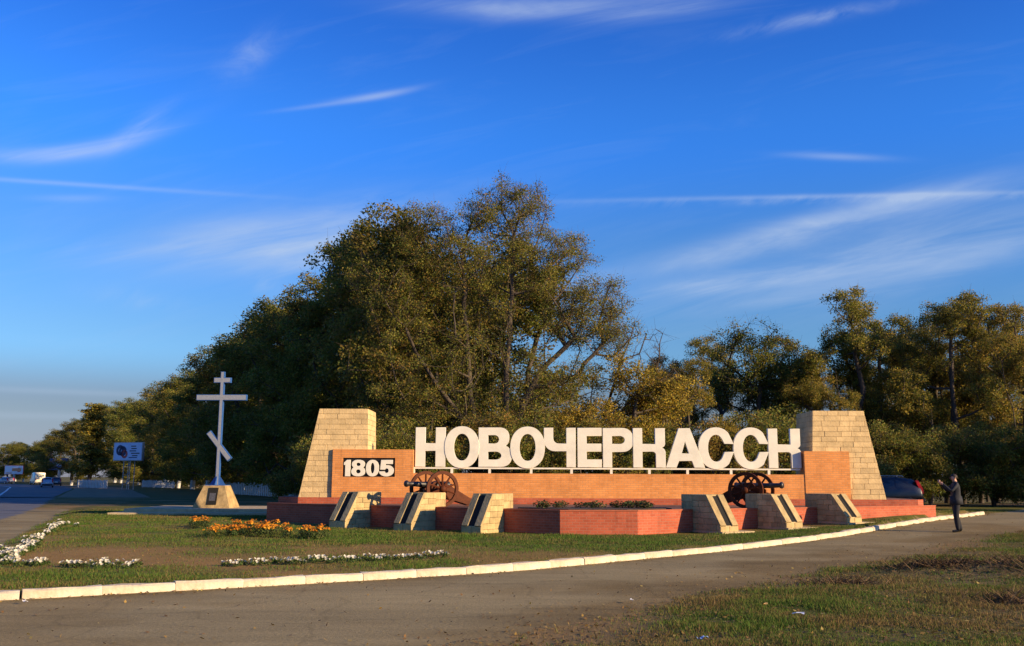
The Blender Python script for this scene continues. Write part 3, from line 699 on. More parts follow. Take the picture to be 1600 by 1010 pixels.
# memorial steles on the terrace wings -------------------------------------------
def stele(label, W, e, n, seed, footing):
    """W point on the wall line; e along the wall; n outwards; local x = e, y = -n (into the wall)"""
    zg = gz(W[0] + n[0] * 1.3, W[1] + n[1] * 1.3)
    root = tag(empty('memorial_stele', (W[0], W[1], 0), math.atan2(e[1], e[0])), label, 'stele', 'stone steles with dark plaques along the terrace')
    hw, zt, zb = .34, 1.2, min(0, zg) - .12
    F0, F1, Bk = -1.15, -.56, .5            # front foot, front top, back top (local y)
    zk = zg + .2                            # top of the upright base
    # outline in (y,z): wall is at y=0; stones above the terrace reach back over it
    full = [(F0, zb), (.0, zb), (.0, zt), (F1, zt), (F0, zk)]
    upper = [(.0, H1 + .03), (Bk, H1 + .03), (Bk, zt), (.0, zt)]
    ins = .03
    MB().prism([(F0 + .02, zb), (-.001, zb), (-.001, zt - .02), (F1 + .02, zt - .02), (F0 + .02, zk)], -hw + ins, hw - ins, lambda u, w, d: (d, u, w)).build('core', M_STONE_D, root)
    MB().prism([(0, H1 + .03), (Bk - .02, H1 + .03), (Bk - .02, zt - .02), (0, zt - .02)], -hw + ins, hw - ins, lambda u, w, d: (d, u, w)).build('core', M_STONE_D, root)
    for s in (-1, 1):
        for conv in (full, upper):
            c2 = conv if s > 0 else [(-u, w) for u, w in conv][::-1]
            clad(c2, (lambda u, w, d: (hw - .03 + d, u, w)) if s > 0 else (lambda u, w, d: (-(hw - .03) - d, -u, w)), .17, .36, .032, M_STELE, root, seed + s)
    # sloping front: two stone strips with the plaque sunk between them
    L = math.hypot(F1 - F0, zt - zk); uy, uz = (F1 - F0) / L, (zt - zk) / L; ny, nz_ = -uz, uy
    def sl(u, w, d): return (u, F0 + uy * w + ny * d, zk + uz * w + nz_ * d)
    for s in (-1, 1):
        a, b = (s * hw * .995, s * .115); p = [(min(a, b), 0), (max(a, b), 0), (max(a, b), L), (min(a, b), L)]
        block_mesh(p, sl, -.04, .035, .006).build('border', M_STELE, root)
    MB().prism([(-.112, .02), (.112, .02), (.112, L - .03), (-.112, L - .03)], -.03, -.008, sl).build('plaque', M_GRANITE, root)
    block_mesh([(-hw, zb), (-.005, zb), (-.005, zk - .01), (-hw, zk - .01)], lambda u, w, d: (u, F0 + .03 - d, w), 0, .06, .008).build('base_block', M_STELE, root)
    block_mesh([(.005, zb), (hw, zb), (hw, zk - .01), (.005, zk - .01)], lambda u, w, d: (u, F0 + .03 - d, w), 0, .055, .008).build('base_block', M_STELE, root)
    MB().box(-hw + .01, hw - .01, F1 + .01, Bk - .01, zt - .018, zt + .012).build('cap', M_STELE, root)
    if footing: MB().box(-hw - .06, hw + .5, F0 - .16, -.05, zg - .2, zg + .045).build('footing', M_CONC, root)
    return root
def wing(P, Q, x):
    t = (x - P[0]) / (Q[0] - P[0]); return (x, P[1] + t * (Q[1] - P[1]))
def unit(P, Q): L = math.dist(P, Q); return ((Q[0] - P[0]) / L, (Q[1] - P[1]) / L)
eL = unit(LW[0], LW[1]); nL = (eL[1], -eL[0]); eR = unit(LW[4], LW[5]); nR = (eR[1], -eR[0])
stele('memorial stele on the shaded wing, nearest the blue cross', wing(LW[0], LW[1], -4.8), eL, nL, 100, False)
stele('memorial stele below the red-wheeled cannon, middle one on the shaded wing', wing(LW[0], LW[1], -2.6), eL, nL, 110, False)
stele('memorial stele on the shaded wing, right beside the planter', wing(LW[0], LW[1], -.5), eL, nL, 120, False)
stele('memorial stele with a sunlit sloping face, right beside the planter', wing(LW[4], LW[5], 5.62), eR, nR, 130, True)
stele('memorial stele with a sunlit sloping face, below the dark cannon', wing(LW[4], LW[5], 7.85), eR, nR, 140, True)
stele('memorial stele with a sunlit sloping face, nearest the standing man', wing(LW[4], LW[5], 10.1), eR, nR, 150, True)

# cannons -------------------------------------------------------------------------
M_RUST = mat('red_brown_paint', (.085, .022, .006), .65, .3, 8, spec=.15)
M_IRON = mat('black_iron', (.022, .018, .017), .45, .3, 20, spec=.5)
def cannon(label, loc, face, group='old cannons on the terrace'):
    """local +x = muzzle direction, y = axle"""
    root = tag(empty('cannon', loc, face), label, 'cannon', group); wr = .565; hwid = .58
    for s in (-1, 1):
        c = (0, s * hwid, wr)
        w = empty('wheel'); w.parent = root
        MB().ring(c, (0, 1, 0), wr - .105, wr - .02, .08, 36).build('rim', M_RUST, w)
        MB().ring(c, (0, 1, 0), wr - .022, wr, .078, 36).build('tyre', M_RUST, w)
        for k in range(10):
            a = 2 * math.pi * (k + .0) / 10 + math.pi / 2
            MB().tube([(math.cos(a) * .07, s * hwid, wr + math.sin(a) * .07), (math.cos(a) * (wr - .07), s * hwid, wr + math.sin(a) * (wr - .07))], [.036, .027], 6).build('spoke', M_RUST, w)
        MB().tube([(0, s * (hwid - .11), wr), (0, s * (hwid - .06), wr), (0, s * (hwid + .06), wr), (0, s * (hwid + .12), wr)], [.085, .115, .11, .07], 12).build('hub', M_RUST, w, True)
    MB().tube([(0, -hwid - .1, wr), (0, hwid + .1, wr)], .042, 8).build('axle', M_IRON, root)
    # barrel with rings and a cascabel
    prof = [(-.66, .035), (-.63, .05), (-.6, .03), (-.56, .05), (-.53, .125), (-.48, .135), (-.44, .12), (-.1, .108), (-.06, .12), (0, .118), (.04, .1), (.55, .078), (.6, .09), (.63, .078), (.9, .07), (.94, .1), (.99, .105), (1.03, .08)]
    tz = .03
    MB().tube([(x, 0, wr + .13 + x * tz) for x, r_ in prof], [r_ for x, r_ in prof], 16).build('barrel', M_IRON, root, True)
    MB().tube([(1.025, 0, wr + .13 + 1.025 * tz), (1.034, 0, wr + .13 + 1.034 * tz)], .04, 12).build('bore', M_BLACK, root)
    MB().tube([(-.03, -.22, wr + .13), (-.03, .22, wr + .13)], .04, 8).build('trunnion', M_IRON, root)
    for s in (-1, 1):
        poly = [(.42, wr + .02), (.42, wr - .12), (.1, wr - .16), (-1.35, .0), (-1.45, .05), (-1.4, .17), (-.45, wr + .12), (-.2, wr + .22), (.1, wr + .22), (.2, wr + .1)]
        MB().prism(poly, s * .17 - .03, s * .17 + .03, lambda u, w, d: (u, d, w)).build('cheek', M_RUST, root)
    for x, z in ((-1.2, .1), (-.75, .27), (.3, wr - .04)):
        MB().box(x - .05, x + .05, -.14, .14, z - .05, z + .05).build('transom', M_IRON, root)
    return root
cannon('cannon with sunlit red-brown wheels, beside the number 1805 block', (at(678, 760, 31.15).x, 31.15, H1 + .002), math.atan2(-.53, -.85))
cannon('cannon with dark shaded wheels, below the last letters', (at(1174, 760, 31.1).x, 31.1, H1 + .002), math.atan2(-.53, .85))

# planter soil and plants ------------------------------------------------------------
M_SOIL = mat('planter_soil', (.07, .045, .03), .95, .3, 6, .6, 20)
M_LEAF = attr_mat('leaf', 'col', .6, .3, .18, .015)
M_PETAL = attr_mat('petal', 'col', .6, .25)
sb = MB().prism([(.2, 29.0), (1.62, 27.75), (3.3, 27.8), (4.75, 28.9), (4.75, 29.9), (.2, 29.9)], H1 + .002, H1 + .05, lambda u, v, d: (u, v, d))
child(sb.build('planter_soil', M_SOIL, terr), terr)
def leaf_quads(pos, size, r, cols, up=0.0, asp=.6):
    """one small folded leaf (quad) per position"""
    n = len(pos); d = r.normal(size=(n, 3)); d[:, 2] = d[:, 2] * (1 - up) + up * .6; d /= np.linalg.norm(d, axis=1)[:, None]
    q = r.normal(size=(n, 3)); q = np.cross(d, q); q /= np.linalg.norm(q, axis=1)[:, None]; s = (size * r.uniform(.55, 1.45, n))[:, None]
    a = pos - d * s * .5; c = pos + d * s * .5; b = pos + q * s * asp * .5; e = pos - q * s * asp * .5
    v = np.stack([a, b, c, e], 1).reshape(-1, 3)
    return v, np.arange(4 * n).reshape(-1, 4), np.repeat(cols, 4, 0)
def pal(r, n, colors, weights, jit=.25):
    c = np.array(colors)[r.choice(len(colors), n, p=np.array(weights) / sum(weights))]; return c * r.uniform(1 - jit, 1 + jit, (n, 1))
def plant_mesh(seed, rad, h, nleaf, size, colors, weights):
    r = np.random.default_rng(seed); p = r.normal(size=(nleaf, 3)); p /= np.linalg.norm(p, axis=1)[:, None]; p *= r.random((nleaf, 1)) ** .4
    p = p * [rad, rad, h * .5] + [0, 0, h * .5]; p[:, 2] = np.maximum(p[:, 2], .01)
    v, f, c = leaf_quads(p, np.full(nleaf, size), r, pal(r, nleaf, colors, weights), .2)
    return np_mesh('foliage', v, f, 4, c)
def blossom_mesh(seed, rad, h, nb, size, colors, weights, flat=True):
    r = np.random.default_rng(seed); vs, fs, cs = [], [], []; k = 0
    for i in range(nb):
        a = r.uniform(0, 6.28); q = rad * math.sqrt(r.random()); c = np.array([q * math.cos(a), q * math.sin(a), h * r.uniform(.75, 1.08)])
        nrm = np.array([r.normal(0, .5), -.5 + r.normal(0, .4), .9]); nrm /= np.linalg.norm(nrm); t = np.cross(nrm, [1, 0, 0]); t /= np.linalg.norm(t); b = np.cross(nrm, t)
        m = 10; s = size * r.uniform(.75, 1.2); col = pal(r, 1, colors, weights, .08)[0]
        vs.append(c - nrm * s * .25); cs.append(col * .8)
        for j in range(m):
            rr = s * (.5 if j % 2 else .38); vs.append(c + (t * math.cos(6.283 * j / m) + b * math.sin(6.283 * j / m)) * rr + nrm * s * (.05 if flat else .0)); cs.append(col)
        if not flat: vs.append(c + nrm * s * .3); cs.append(col)
        for j in range(m):
            fs.append((k, k + 1 + j, k + 1 + (j + 1) % m))
            if not flat: fs.append((k + m + 1, k + 1 + j, k + 1 + (j + 1) % m))
        k = len(vs)
    return np_mesh('blossom', np.array(vs), np.array(fs), 3, np.array(cs))
GREENS = [(.06, .10, .022), (.09, .13, .03), (.12, .13, .035)]
PW = [(plant_mesh(50 + i, .13, .15, 70, .06, GREENS, (2, 2, 1)), blossom_mesh(60 + i, .12, .17, 4 + i % 3 * 2, .085, [(.72, .68, .54), (.66, .60, .42)], (4, 1))) for i in range(5)]
PM = [(plant_mesh(70 + i, .17, .30, 110, .06, [(.05, .085, .02), (.08, .10, .025), (.11, .10, .03)], (3, 2, 1)), blossom_mesh(80 + i, .16, .34, 11 + 3 * i, .07, [(.72, .25, .015), (.75, .36, .03), (.55, .15, .015)], (4, 3, 1), False)) for i in range(4)]
rf = random.Random(9)
def flower(name, src, x, y, label, cat, group, sc=1.0):
    fo, bl = src; z = gz(x, y); o = link(name, fo, M_LEAF, None, (x, y, z - .005)); s = sc * rf.uniform(.8, 1.25); o.scale = (s, s, s); o.rotation_euler = (0, 0, rf.uniform(-.5, .5))
    tag(o, label, cat, group); link('blossom', bl, M_PETAL, o); return o
def ground_at(px, py, lift=.12):
    """the place on the ground seen at a pixel"""
    d = ray(px, py); Y = (EYE - lift) / -d.z
    for _ in range(6): Y = (EYE - gz(d.x * Y, Y)) / -d.z
    return d.x * Y, Y
for i in range(66):      # strip along the road side
    t = rf.random(); w = rf.gauss(0, 1)
    if .60 < t < .68: continue
    x, y = ground_at(8 + 92 * t + w * 7, 879 - 60 * t + w * 1.5 + rf.uniform(-3, 3))
    flower('white_petunia', PW[i % 5], x, y, 'white flowering plant in the slanting strip beside the main road', 'flower', 'white flowers in the slanting strip', .78)
for i in range(24):
    px = 2 + 222 * (i + rf.uniform(-.45, .45)) / 24
    if 85 < px < 95: continue
    x, y = ground_at(px, 885 + px * .012 + rf.uniform(-3, 2))
    flower('white_petunia', PW[i % 5], x, y, 'white flowering plant in the kerbside row nearest the main road corner', 'flower', 'white flowers in the kerbside row by the road corner', .66)
for i in range(40):
    px = 347 + 360 * (i + rf.uniform(-.45, .45)) / 40
    x, y = ground_at(px, 886.5 - (px - 347) * .041 + rf.uniform(-2, 2))
    flower('white_petunia', PW[i % 5], x, y, 'white flowering plant in the kerbside row in front of the orange flower bed', 'flower', 'white flowers in the kerbside row before the terrace', .6)
for (x0, x1, y0, y1, n, lab) in ((300, 329, 822, 828, 8, 'the small far clump of the flower bed nearest the cross'), (322, 362, 836, 842, 12, 'the low clump in front of the small far one'), (362, 455, 826, 842, 40, 'the big middle clump of the flower bed'), (470, 511, 838, 843, 11, 'the separate clump nearest the steles')):
    for i in range(n):
        x, y = ground_at(rf.uniform(x0, x1), rf.uniform(y0, y1))
        flower('orange_marigold', PM[i % 4], x, y, 'orange marigold plant in ' + lab, 'flower', 'orange marigolds in ' + lab, .75)
for i in range(16):
    u = rf.uniform(.5, 4.5); y = 28.75 + rf.uniform(0, .8); 
    if y < 27.6 + .85 * max(0, 1.5 - u, u - 3.4): continue
    o = link('planter_shrub', plant_mesh(300 + i, .26, .26, 160, .07, [(.05, .075, .02), (.09, .07, .025), (.13, .07, .03)], (3, 2, 1)), M_LEAF, None, (u, y, H1 + .045)); s = rf.uniform(.7, 1.2); o.scale = (s, s, s * .8)
    tag(o, 'low dark shrub growing in the brick planter', 'shrub', 'low shrubs in the planter')

# ================================================================== cross on its pedestal
M_BLUE = mat('blue_enamel', (.03, .10, .30), .45, .15, 6, spec=.5)
M_SILVER = mat('silver_sheet', (.36, .37, .37), .42, .12, 10, .25, 12, spec=.5, metal=.35)
plat = tag(empty('stone_platform', (-12.8, 41.5, 0)), 'low two-stepped concrete platform under the blue cross', 'platform')
for nm, x0, x1, y0, y1, z0, z1, nseg in (('step', -16.05, -9.2, 38.9, 44.6, -.1, .245, 5), ('step', -15.75, -9.3, 39.75, 44.4, .2, .375, 5)):
    w = (x1 - x0) / nseg
    for i in range(nseg):
        b = MB().box(x0 + i * w + .006, x0 + (i + 1) * w - .006, y0 + rf.uniform(-.03, .03), y1, z0, z1 + rf.uniform(-.006, .006))
        o = child(b.build('step_slab', M_CONC, plat), plat)
YC = 41.6; ZP = .375; cxx = at(338, 790, YC).x
cross = tag(empty('orthodox_cross', (cxx, YC, ZP), R(-3)), 'tall blue and silver Orthodox cross on a sloped stone pedestal', 'cross')
pb, pt, ph = .80, .45, .93
ped = MB(); v = [(-pb, -pb * .8, 0), (pb, -pb * .8, 0), (pb, pb * .8, 0), (-pb, pb * .8, 0), (-pt, -pt * .8, ph), (pt, -pt * .8, ph), (pt, pt * .8, ph), (-pt, pt * .8, ph)]
ped.add(v, [(3, 2, 1, 0), (4, 5, 6, 7), (0, 1, 5, 4), (1, 2, 6, 5), (2, 3, 7, 6), (3, 0, 4, 7)])
M_PED = mat('stained_limestone', (.38, .265, .115), .9, .4, 3.2, .6, 18)
ped.build('pedestal', M_PED, cross)
def onface(u, w, d):       # sloping front of the pedestal
    t = w / ph; return (u, -(pb + (pt - pb) * t) * .8 - d, w)
MB().prism([(-.2, .14), (.2, .14), (.2, .84), (-.2, .84)], -.02, .03, onface).build('plaque', M_GRANITE, cross)
MB().prism([(-.13, .3), (.13, .3), (.13, .62), (-.13, .62)], .028, .034, onface).build('plaque_inlay', mat('plaque_engraving', (.08, .08, .085), .5, .5, 30), cross)
hp = .078; CT = ph + 4.88
def bar(name, x0, x1, z0, z1, y=.085):
    MB().box(x0, x1, -y, y, z0, z1).build(name, M_BLUE, cross); MB().box(x0 + .022, x1 - .022, -y - .008, -y + .002, z0 + .022, z1 - .022).build(name + '_facing', M_SILVER, cross)
bar('post', -hp, hp, ph - .05, CT)
zc = lambda py: at(341, py, YC).z - ZP
bar('crossbar', -1.1, 1.1, zc(626), zc(617), .084); bar('top_bar', -.37, .37, zc(598.5), zc(590.5), .084)
sl_ = MB(); sf = MB(); a = R(-50); ca, sa = math.cos(a), math.sin(a); zm = zc(697)
for mbx, hl, hh, y0, y1 in ((sl_, .76, .11, -.0835, .0835), (sf, .735, .088, -.0925, -.082)):
    mbx.prism([(-hl, -hh), (hl, -hh), (hl, hh), (-hl, hh)], y0, y1, lambda u, w, d: (u * ca - w * sa, d, zm + u * sa + w * ca))
sl_.build('slanting_bar', M_BLUE, cross); sf.build('slanting_bar_facing', M_SILVER, cross)
for s in (-1, 1):
    MB().prism([(hp, 0), (.36, 0), (hp, .42)] if s > 0 else [(-hp, 0), (-hp, .42), (-.36, 0)], -.012, .012, lambda u, w, d: (u, d, ph + w)).build('gusset', M_BLUE, cross)
    MB().prism([(hp, 0), (.34, 0), (hp, .42)] if s > 0 else [(-hp, 0), (-hp, .42), (-.34, 0)], -.012, .012, lambda u, w, d: (d, u, ph + w)).build('gusset', M_BLUE, cross)
MB().box(-.42, .42, -.36, .36, ph - .02, ph + .025).build('base_plate', M_BLUE, cross)

# ================================================================== standing man
M_SKIN = mat('skin', (.55, .30, .20), .55); M_JACKET = mat('black_jacket', (.020, .021, .026), .75, .3, 12); M_TROUS = mat('dark_trousers', (.016, .016, .019), .8, .3, 14)
M_SHOE = mat('black_shoes', (.012, .011, .011), .4); M_HAIR = mat('dark_hair', (.03, .022, .016), .7)
def person(label, loc, rz):
    J = {'pel': ((0, 0, .95), .155, .14), 'sp': ((-.01, 0, 1.12), .16, .14), 'ch': ((-.015, 0, 1.3), .18, .15), 'nb': ((-.015, 0, 1.43), .085, .085), 'nk': ((0, 0, 1.49), .055, .055),
         'hd': ((.022, 0, 1.565), .078, .088), 'ht': ((.012, 0, 1.645), .07, .08)}
    E_ = [('pel', 'sp'), ('sp', 'ch'), ('ch', 'nb'), ('nb', 'nk'), ('nk', 'hd'), ('hd', 'ht')]
    for s, n, kx, ax in ((1, 'l', .05, .04), (-1, 'r', -.01, -.09)):
        J.update({n + 'sh': ((-.015, s * .165, 1.385), .07, .07), n + 'el': ((.17, s * .215, 1.185), .052, .052), n + 'wr': ((.36, s * .085, 1.40), .034, .034), n + 'ha': ((.405, s * .05, 1.455), .032, .026),
                  n + 'hi': ((0, s * .085, .88), .11, .11), n + 'kn': ((kx, s * .1, .48), .085, .085), n + 'an': ((ax - .02, s * .11, .1), .068, .068), n + 'he': ((ax - .03, s * .112, .045), .042, .04), n + 'to': ((ax + .16, s * .13, .035), .036, .03)})
        E_ += [('ch', n + 'sh'), (n + 'sh', n + 'el'), (n + 'el', n + 'wr'), (n + 'wr', n + 'ha'), ('pel', n + 'hi'), (n + 'hi', n + 'kn'), (n + 'kn', n + 'an'), (n + 'an', n + 'he'), (n + 'he', n + 'to')]
    ks = list(J); me = bpy.data.meshes.new('person'); me.from_pydata([J[k][0] for k in ks], [(ks.index(a), ks.index(b)) for a, b in E_], [])
    o = bpy.data.objects.new('person', me); COL.objects.link(o)
    sk_ = o.modifiers.new('skin', 'SKIN'); ss_ = o.modifiers.new('sub', 'SUBSURF'); ss_.levels = 2; ss_.render_levels = 2
    for i, k in enumerate(ks): d = me.skin_vertices[0].data[i]; d.radius = J[k][1:]; d.use_root = (k == 'pel')
    dg = bpy.context.evaluated_depsgraph_get(); me2 = bpy.data.meshes.new_from_object(o.evaluated_get(dg)); bpy.data.objects.remove(o)
    bm = bmesh.new(); bm.from_mesh(me2)
    ex = MB()
    for s in (1, -1):      # fingers folded round the camera, thumb below
        for k in range(4):
            z = 1.505 - k * .021; L = (.9, 1.0, .95, .78)[k]
            ex.tube([(.415, s * .052, z - .01), (.447, s * (.052 - .004), z), (.462, s * (.05 - .022 * L), z + .002), (.455, s * (.05 - .04 * L), z)], [.0105, .01, .009, .007], 6)
        ex.tube([(.395, s * .045, 1.445), (.41, s * .03, 1.43), (.432, s * .022, 1.432)], [.012, .011, .008], 6)
        ex.tube([(.01, s * .074, 1.555), (-.004, s * .09, 1.57), (0, s * .088, 1.595), (.012, s * .078, 1.6)], [.006, .012, .012, .006], 6)   # ear
    ex.tube([(.098, 0, 1.59), (.118, 0, 1.568), (.098, 0, 1.556)], [.008, .014, .008], 6)     # nose
    ex.tube([(.094, -.02, 1.53), (.103, 0, 1.532), (.094, .02, 1.53)], [.004, .007, .004], 6)   # mouth
    m3 = ex.mesh('x'); bm.from_mesh(m3)
    me2.clear_geometry(); bm.to_mesh(me2); bm.free()
    for m in (M_JACKET, M_TROUS, M_SKIN, M_SHOE, M_HAIR): me2.materials.append(m)
    for p in me2.polygons:
        x, y, z = p.center; p.use_smooth = True
        p.material_index = 2 if (z > 1.475 or (x > .365 and z > 1.38)) else 0 if z > .84 else 1 if z > .085 else 3
    root = link('person', me2, None, None, loc); root.rotation_euler = (0, 0, rz); tag(root, label, 'person')
    hb = bmesh.new(); bmesh.ops.create_uvsphere(hb, u_segments=14, v_segments=9, radius=1); hm = bpy.data.meshes.new('hair')
    for v_ in hb.verts: v_.co = Vector((v_.co.x * .098 - .004, v_.co.y * .086, v_.co.z * .09))
    bmesh.ops.delete(hb, geom=[f for f in hb.faces if f.calc_center_median().z < .01 and f.calc_center_median().x > -.02 or f.calc_center_median().z < -.045], context='FACES'); hb.to_mesh(hm); hb.free()
    for p in hm.polygons: p.use_smooth = True
    link('hair', hm, M_HAIR, root, (.008, 0, 1.605))
    # eyes, collar and jacket hem
    for s in (1, -1):
        MB().tube([(.096, s * .03, 1.585), (.102, s * .03, 1.585)], .008, 8).build('eye', M_BLACK, root)
    MB().tube([(-.012, 0, .80), (-.01, 0, .93), (-.01, 0, 1.05)], [.19, .182, .16], 18).build('jacket_hem', M_JACKET, root, True)
    return root
mx_, my_ = 13.12, 28.8
man_z = gz(mx_, my_)
person('man in dark clothes standing on the side road with both arms raised', (mx_, my_, man_z - .004), R(172))
c_ = Vector((mx_, my_, man_z)) + Matrix.Rotation(R(172), 3, 'Z') @ Vector((.437, 0, 1.478))
cm = empty('camera_held', c_, R(172)); tag(cm, 'small pale camera held up by the man in dark clothes', 'camera')
MB().box(-.014, .014, -.052, .052, -.033, .033).build('body', mat('camera_silver', (.62, .60, .58), .4), cm)
MB().tube([(.012, 0, 0), (.034, 0, 0)], .024, 14).build('lens', M_IRON, cm)

# ================================================================== vehicles
M_GLASS = mat('car_glass', (.02, .025, .03), .08, spec=.6); M_TYRE = mat('tyre_rubber', (.02, .02, .02), .85); M_RIM = mat('wheel_rim', (.4, .4, .42), .35, metal=.6)
M_TAIL = mat('tail_light', (.45, .012, .012), .25, spec=.5); M_LAMP = mat('head_light', (.7, .7, .68), .15); M_PLATE = mat('number_plate', (.75, .75, .72), .5); M_BUMP = mat('black_plastic', (.03, .03, .032), .6)
HATCH = dict(L=4.1, st=[(-2.05, .62, .42, .70, .70, .62), (-2.0, .78, .3, .95, .98, .7), (-1.9, .83, .24, 1.0, 1.18, .66), (-1.55, .85, .22, 1.0, 1.44, .60), (-1.0, .86, .2, .98, 1.5, .62), (0, .86, .2, .95, 1.51, .63), (.35, .86, .2, .94, 1.46, .6), (1.0, .85, .2, .92, .99, .68), (1.15, .85, .2, .91, .93, .78), (1.75, .82, .22, .80, .83, .7), (1.98, .74, .3, .66, .68, .62), (2.05, .6, .4, .55, .55, .5)], win=((-1.5, -.78), (-.7, .1), (.18, .55)))
VAN = dict(L=5.4, st=[(-2.7, .9, .45, 1.1, 2.3, .86), (-2.66, .96, .35, 1.1, 2.42, .9), (-1, .98, .32, 1.1, 2.46, .92), (.8, .98, .32, 1.1, 2.44, .9), (1.2, .97, .32, 1.1, 2.25, .86), (1.9, .95, .32, 1.12, 1.3, .84), (2.5, .9, .35, .98, 1.02, .8), (2.7, .75, .45, .75, .76, .7)], win=((.6, 1.25),))
def vehicle(name, label, cat, spec, colour, loc, rz, roof_bars=False, group=None):
    root = tag(empty(name, loc, rz), label, cat, group); pm = mat('paint_' + label.split()[0] + cat, colour, .3, spec=.5); pm.node_tree.nodes['Principled BSDF'].inputs['Coat Weight'].default_value = .15
    st = spec['st']; b = MB(); v = []
    def half(x_):
        i = max(k for k in range(len(st)) if st[k][0] <= x_ + 1e-6); j = min(i + 1, len(st) - 1); t = 0 if i == j else (x_ - st[i][0]) / (st[j][0] - st[i][0])
        return [st[i][q] + t * (st[j][q] - st[i][q]) for q in range(1, 6)]
    def ring(w, zb, zbelt, zr, wr): return [(0, zb), (w * .86, zb), (w, zb + .12), (w, (zb + zbelt) / 2 + .05), (w * .96, zbelt), (wr + .0 * w, zr - .07 if zr - zbelt > .15 else zr - .02), (wr * .82, zr), (0, zr + .02)]
    for s in st:
        r_ = ring(*s[1:]); full = r_ + [(-y, z) for y, z in r_[-2:0:-1]]; v += [(s[0], y, z) for y, z in full]
    k = 14
    f = [(i * k + j, i * k + (j + 1) % k, (i + 1) * k + (j + 1) % k, (i + 1) * k + j) for i in range(len(st) - 1) for j in range(k)] + [list(range(k)), list(range((len(st) - 1) * k, len(st) * k))]
    b.add(v, f); b.build('body', pm, root, True)
    for x0, x1 in spec['win']:
        for s in (1, -1):
            q = []
            for x_, lo, hi in ((x0, .06, .84), (x1, .06, .84)):
                w, zb, zbelt, zr, wr = half(x_); A = (w * .96, zbelt); B = (wr, zr - .07)
                q.append([(x_ , s * (A[0] + (B[0] - A[0]) * t + .008), A[1] + (B[1] - A[1]) * t) for t in (lo, hi)])
            MB().add([q[0][0], q[1][0], q[1][1], q[0][1]] + [(p[0], p[1] - s * .03, p[2]) for p in (q[0][0], q[1][0], q[1][1], q[0][1])], [(0, 1, 2, 3), (7, 6, 5, 4), (0, 4, 5, 1), (1, 5, 6, 2), (2, 6, 7, 3), (3, 7, 4, 0)]).build('side_window', M_GLASS, root)
    # screens front and rear
    def screen(nm, xa, xb, lo, hi):
        A, B = half(xa), half(xb); za = A[3] + .02; zb_ = B[3] + .02; ya, yb = A[4] * .8, B[4] * .74; n = Vector((-(zb_ - za), 0, xb - xa)).normalized(); n = n if n.z > 0 else -n
        p = [Vector((xa + (xb - xa) * t, y, za + (zb_ - za) * t)) + n * .012 for t, y in ((lo, ya), (hi, yb), (hi, -yb), (lo, -ya))]
        MB().add([tuple(q) for q in p] + [tuple(q - n * .03) for q in p], [(0, 1, 2, 3), (7, 6, 5, 4), (0, 4, 5, 1), (1, 5, 6, 2), (2, 6, 7, 3), (3, 7, 4, 0)]).build(nm, M_GLASS, root)
    H = spec is HATCH
    if H: screen('rear_window', -1.9, -1.55, .05, .95); screen('windscreen', 1.0, .35, .08, .95)
    else: screen('windscreen', 1.9, 1.2, .08, .95); MB().box(-2.715, -2.69, -.7, .7, 1.35, 2.1).build('rear_door_panel', pm, root)
    e = st[0][0]; wz = .3 if H else .36
    for x_ in ((-1.28, 1.28) if H else (-1.65, 1.75)):
        for s in (1, -1):
            yy = s * (st[4][1] - .085); w = empty('wheel'); w.parent = root
            MB().tube([(x_, yy - .1, wz), (x_, yy - .085, wz), (x_, yy + .085, wz), (x_, yy + .1, wz)], [wz * .9, wz, wz, wz * .9], 20).build('tyre', M_TYRE, w, True)
            MB().tube([(x_, yy + s * .095, wz), (x_, yy + s * .108, wz)], wz * .62, 14).build('rim', M_RIM, w)
    for s in (1, -1):
        if H: MB().prism([(-2.04, .74), (-1.93, .74), (-1.66, 1.36), (-1.80, 1.36), (-2.0, .98)], s * .60, s * .80, lambda u, w, d: (u, d - .0, w)).build('tail_light', M_TAIL, root)
        else: MB().box(e - .02, e + .05, s * .82 - .06, s * .82 + .06, .95, 1.35).build('tail_light', M_TAIL, root)
        fx = st[-2][0]; MB().box(fx - .16, fx + .02, s * .58 - .12, s * .58 + .12, st[-2][3] - .14, st[-2][3] - .01).build('headlight', M_LAMP, root)
    MB().box(e - .05, e + .12, -st[1][1] * .92, st[1][1] * .92, .34, .54).build('rear_bumper', M_BUMP, root)
    MB().box(e - .065, e - .04, -.26, .26, .62 if H else .6, .74 if H else .72).build('number_plate', M_PLATE, root)
    if roof_bars:
        for s in (1, -1): MB().tube([(-1.2, s * .5, 1.52), (-1.15, s * .5, 1.57), (.1, s * .5, 1.57), (.15, s * .5, 1.52)], .018, 6).build('roof_rail', M_RIM, root)
        for x_ in (-.9, -.2): MB().box(x_ - .03, x_ + .03, -.55, .55, 1.565, 1.59).build('roof_rail', M_RIM, root)
    return root
rd = math.atan2(.9, -.43)
p = at(1432, 770, 47.5); vehicle('parked_car', 'dark hatchback parked behind the stone tower near the man', 'car', HATCH, (.008, .008, .012), (p.x - 2.0, 47.5, gz(min(p.x - 2, 60), 47.5) - .0), R(174), True)
p = at(73.5, 760, 150); vehicle('driving_car', 'silver car driving away on the main road, nearest the camera', 'car', HATCH, (.33, .38, .45), (p.x, 150, .0), rd, group='cars on the main road')
p = at(87.5, 757, 178); vehicle('driving_car', 'dark car half hidden behind the silver one', 'car', HATCH, (.05, .06, .09), (p.x, 178, .0), rd, group='cars on the main road')
p = at(58, 755, 196); vehicle('delivery_van', 'cream box-shaped van on the main road beside the silver car', 'van', VAN, (.75, .68, .48), (p.x, 196, .0), math.atan2(.8, -.6))
p = at(8, 753, 214); vehicle('driving_car', 'grey car at the far bend beside the red-framed billboard', 'car', HATCH, (.22, .25, .3), (p.x, 214, .0), R(150), group='cars on the main road')

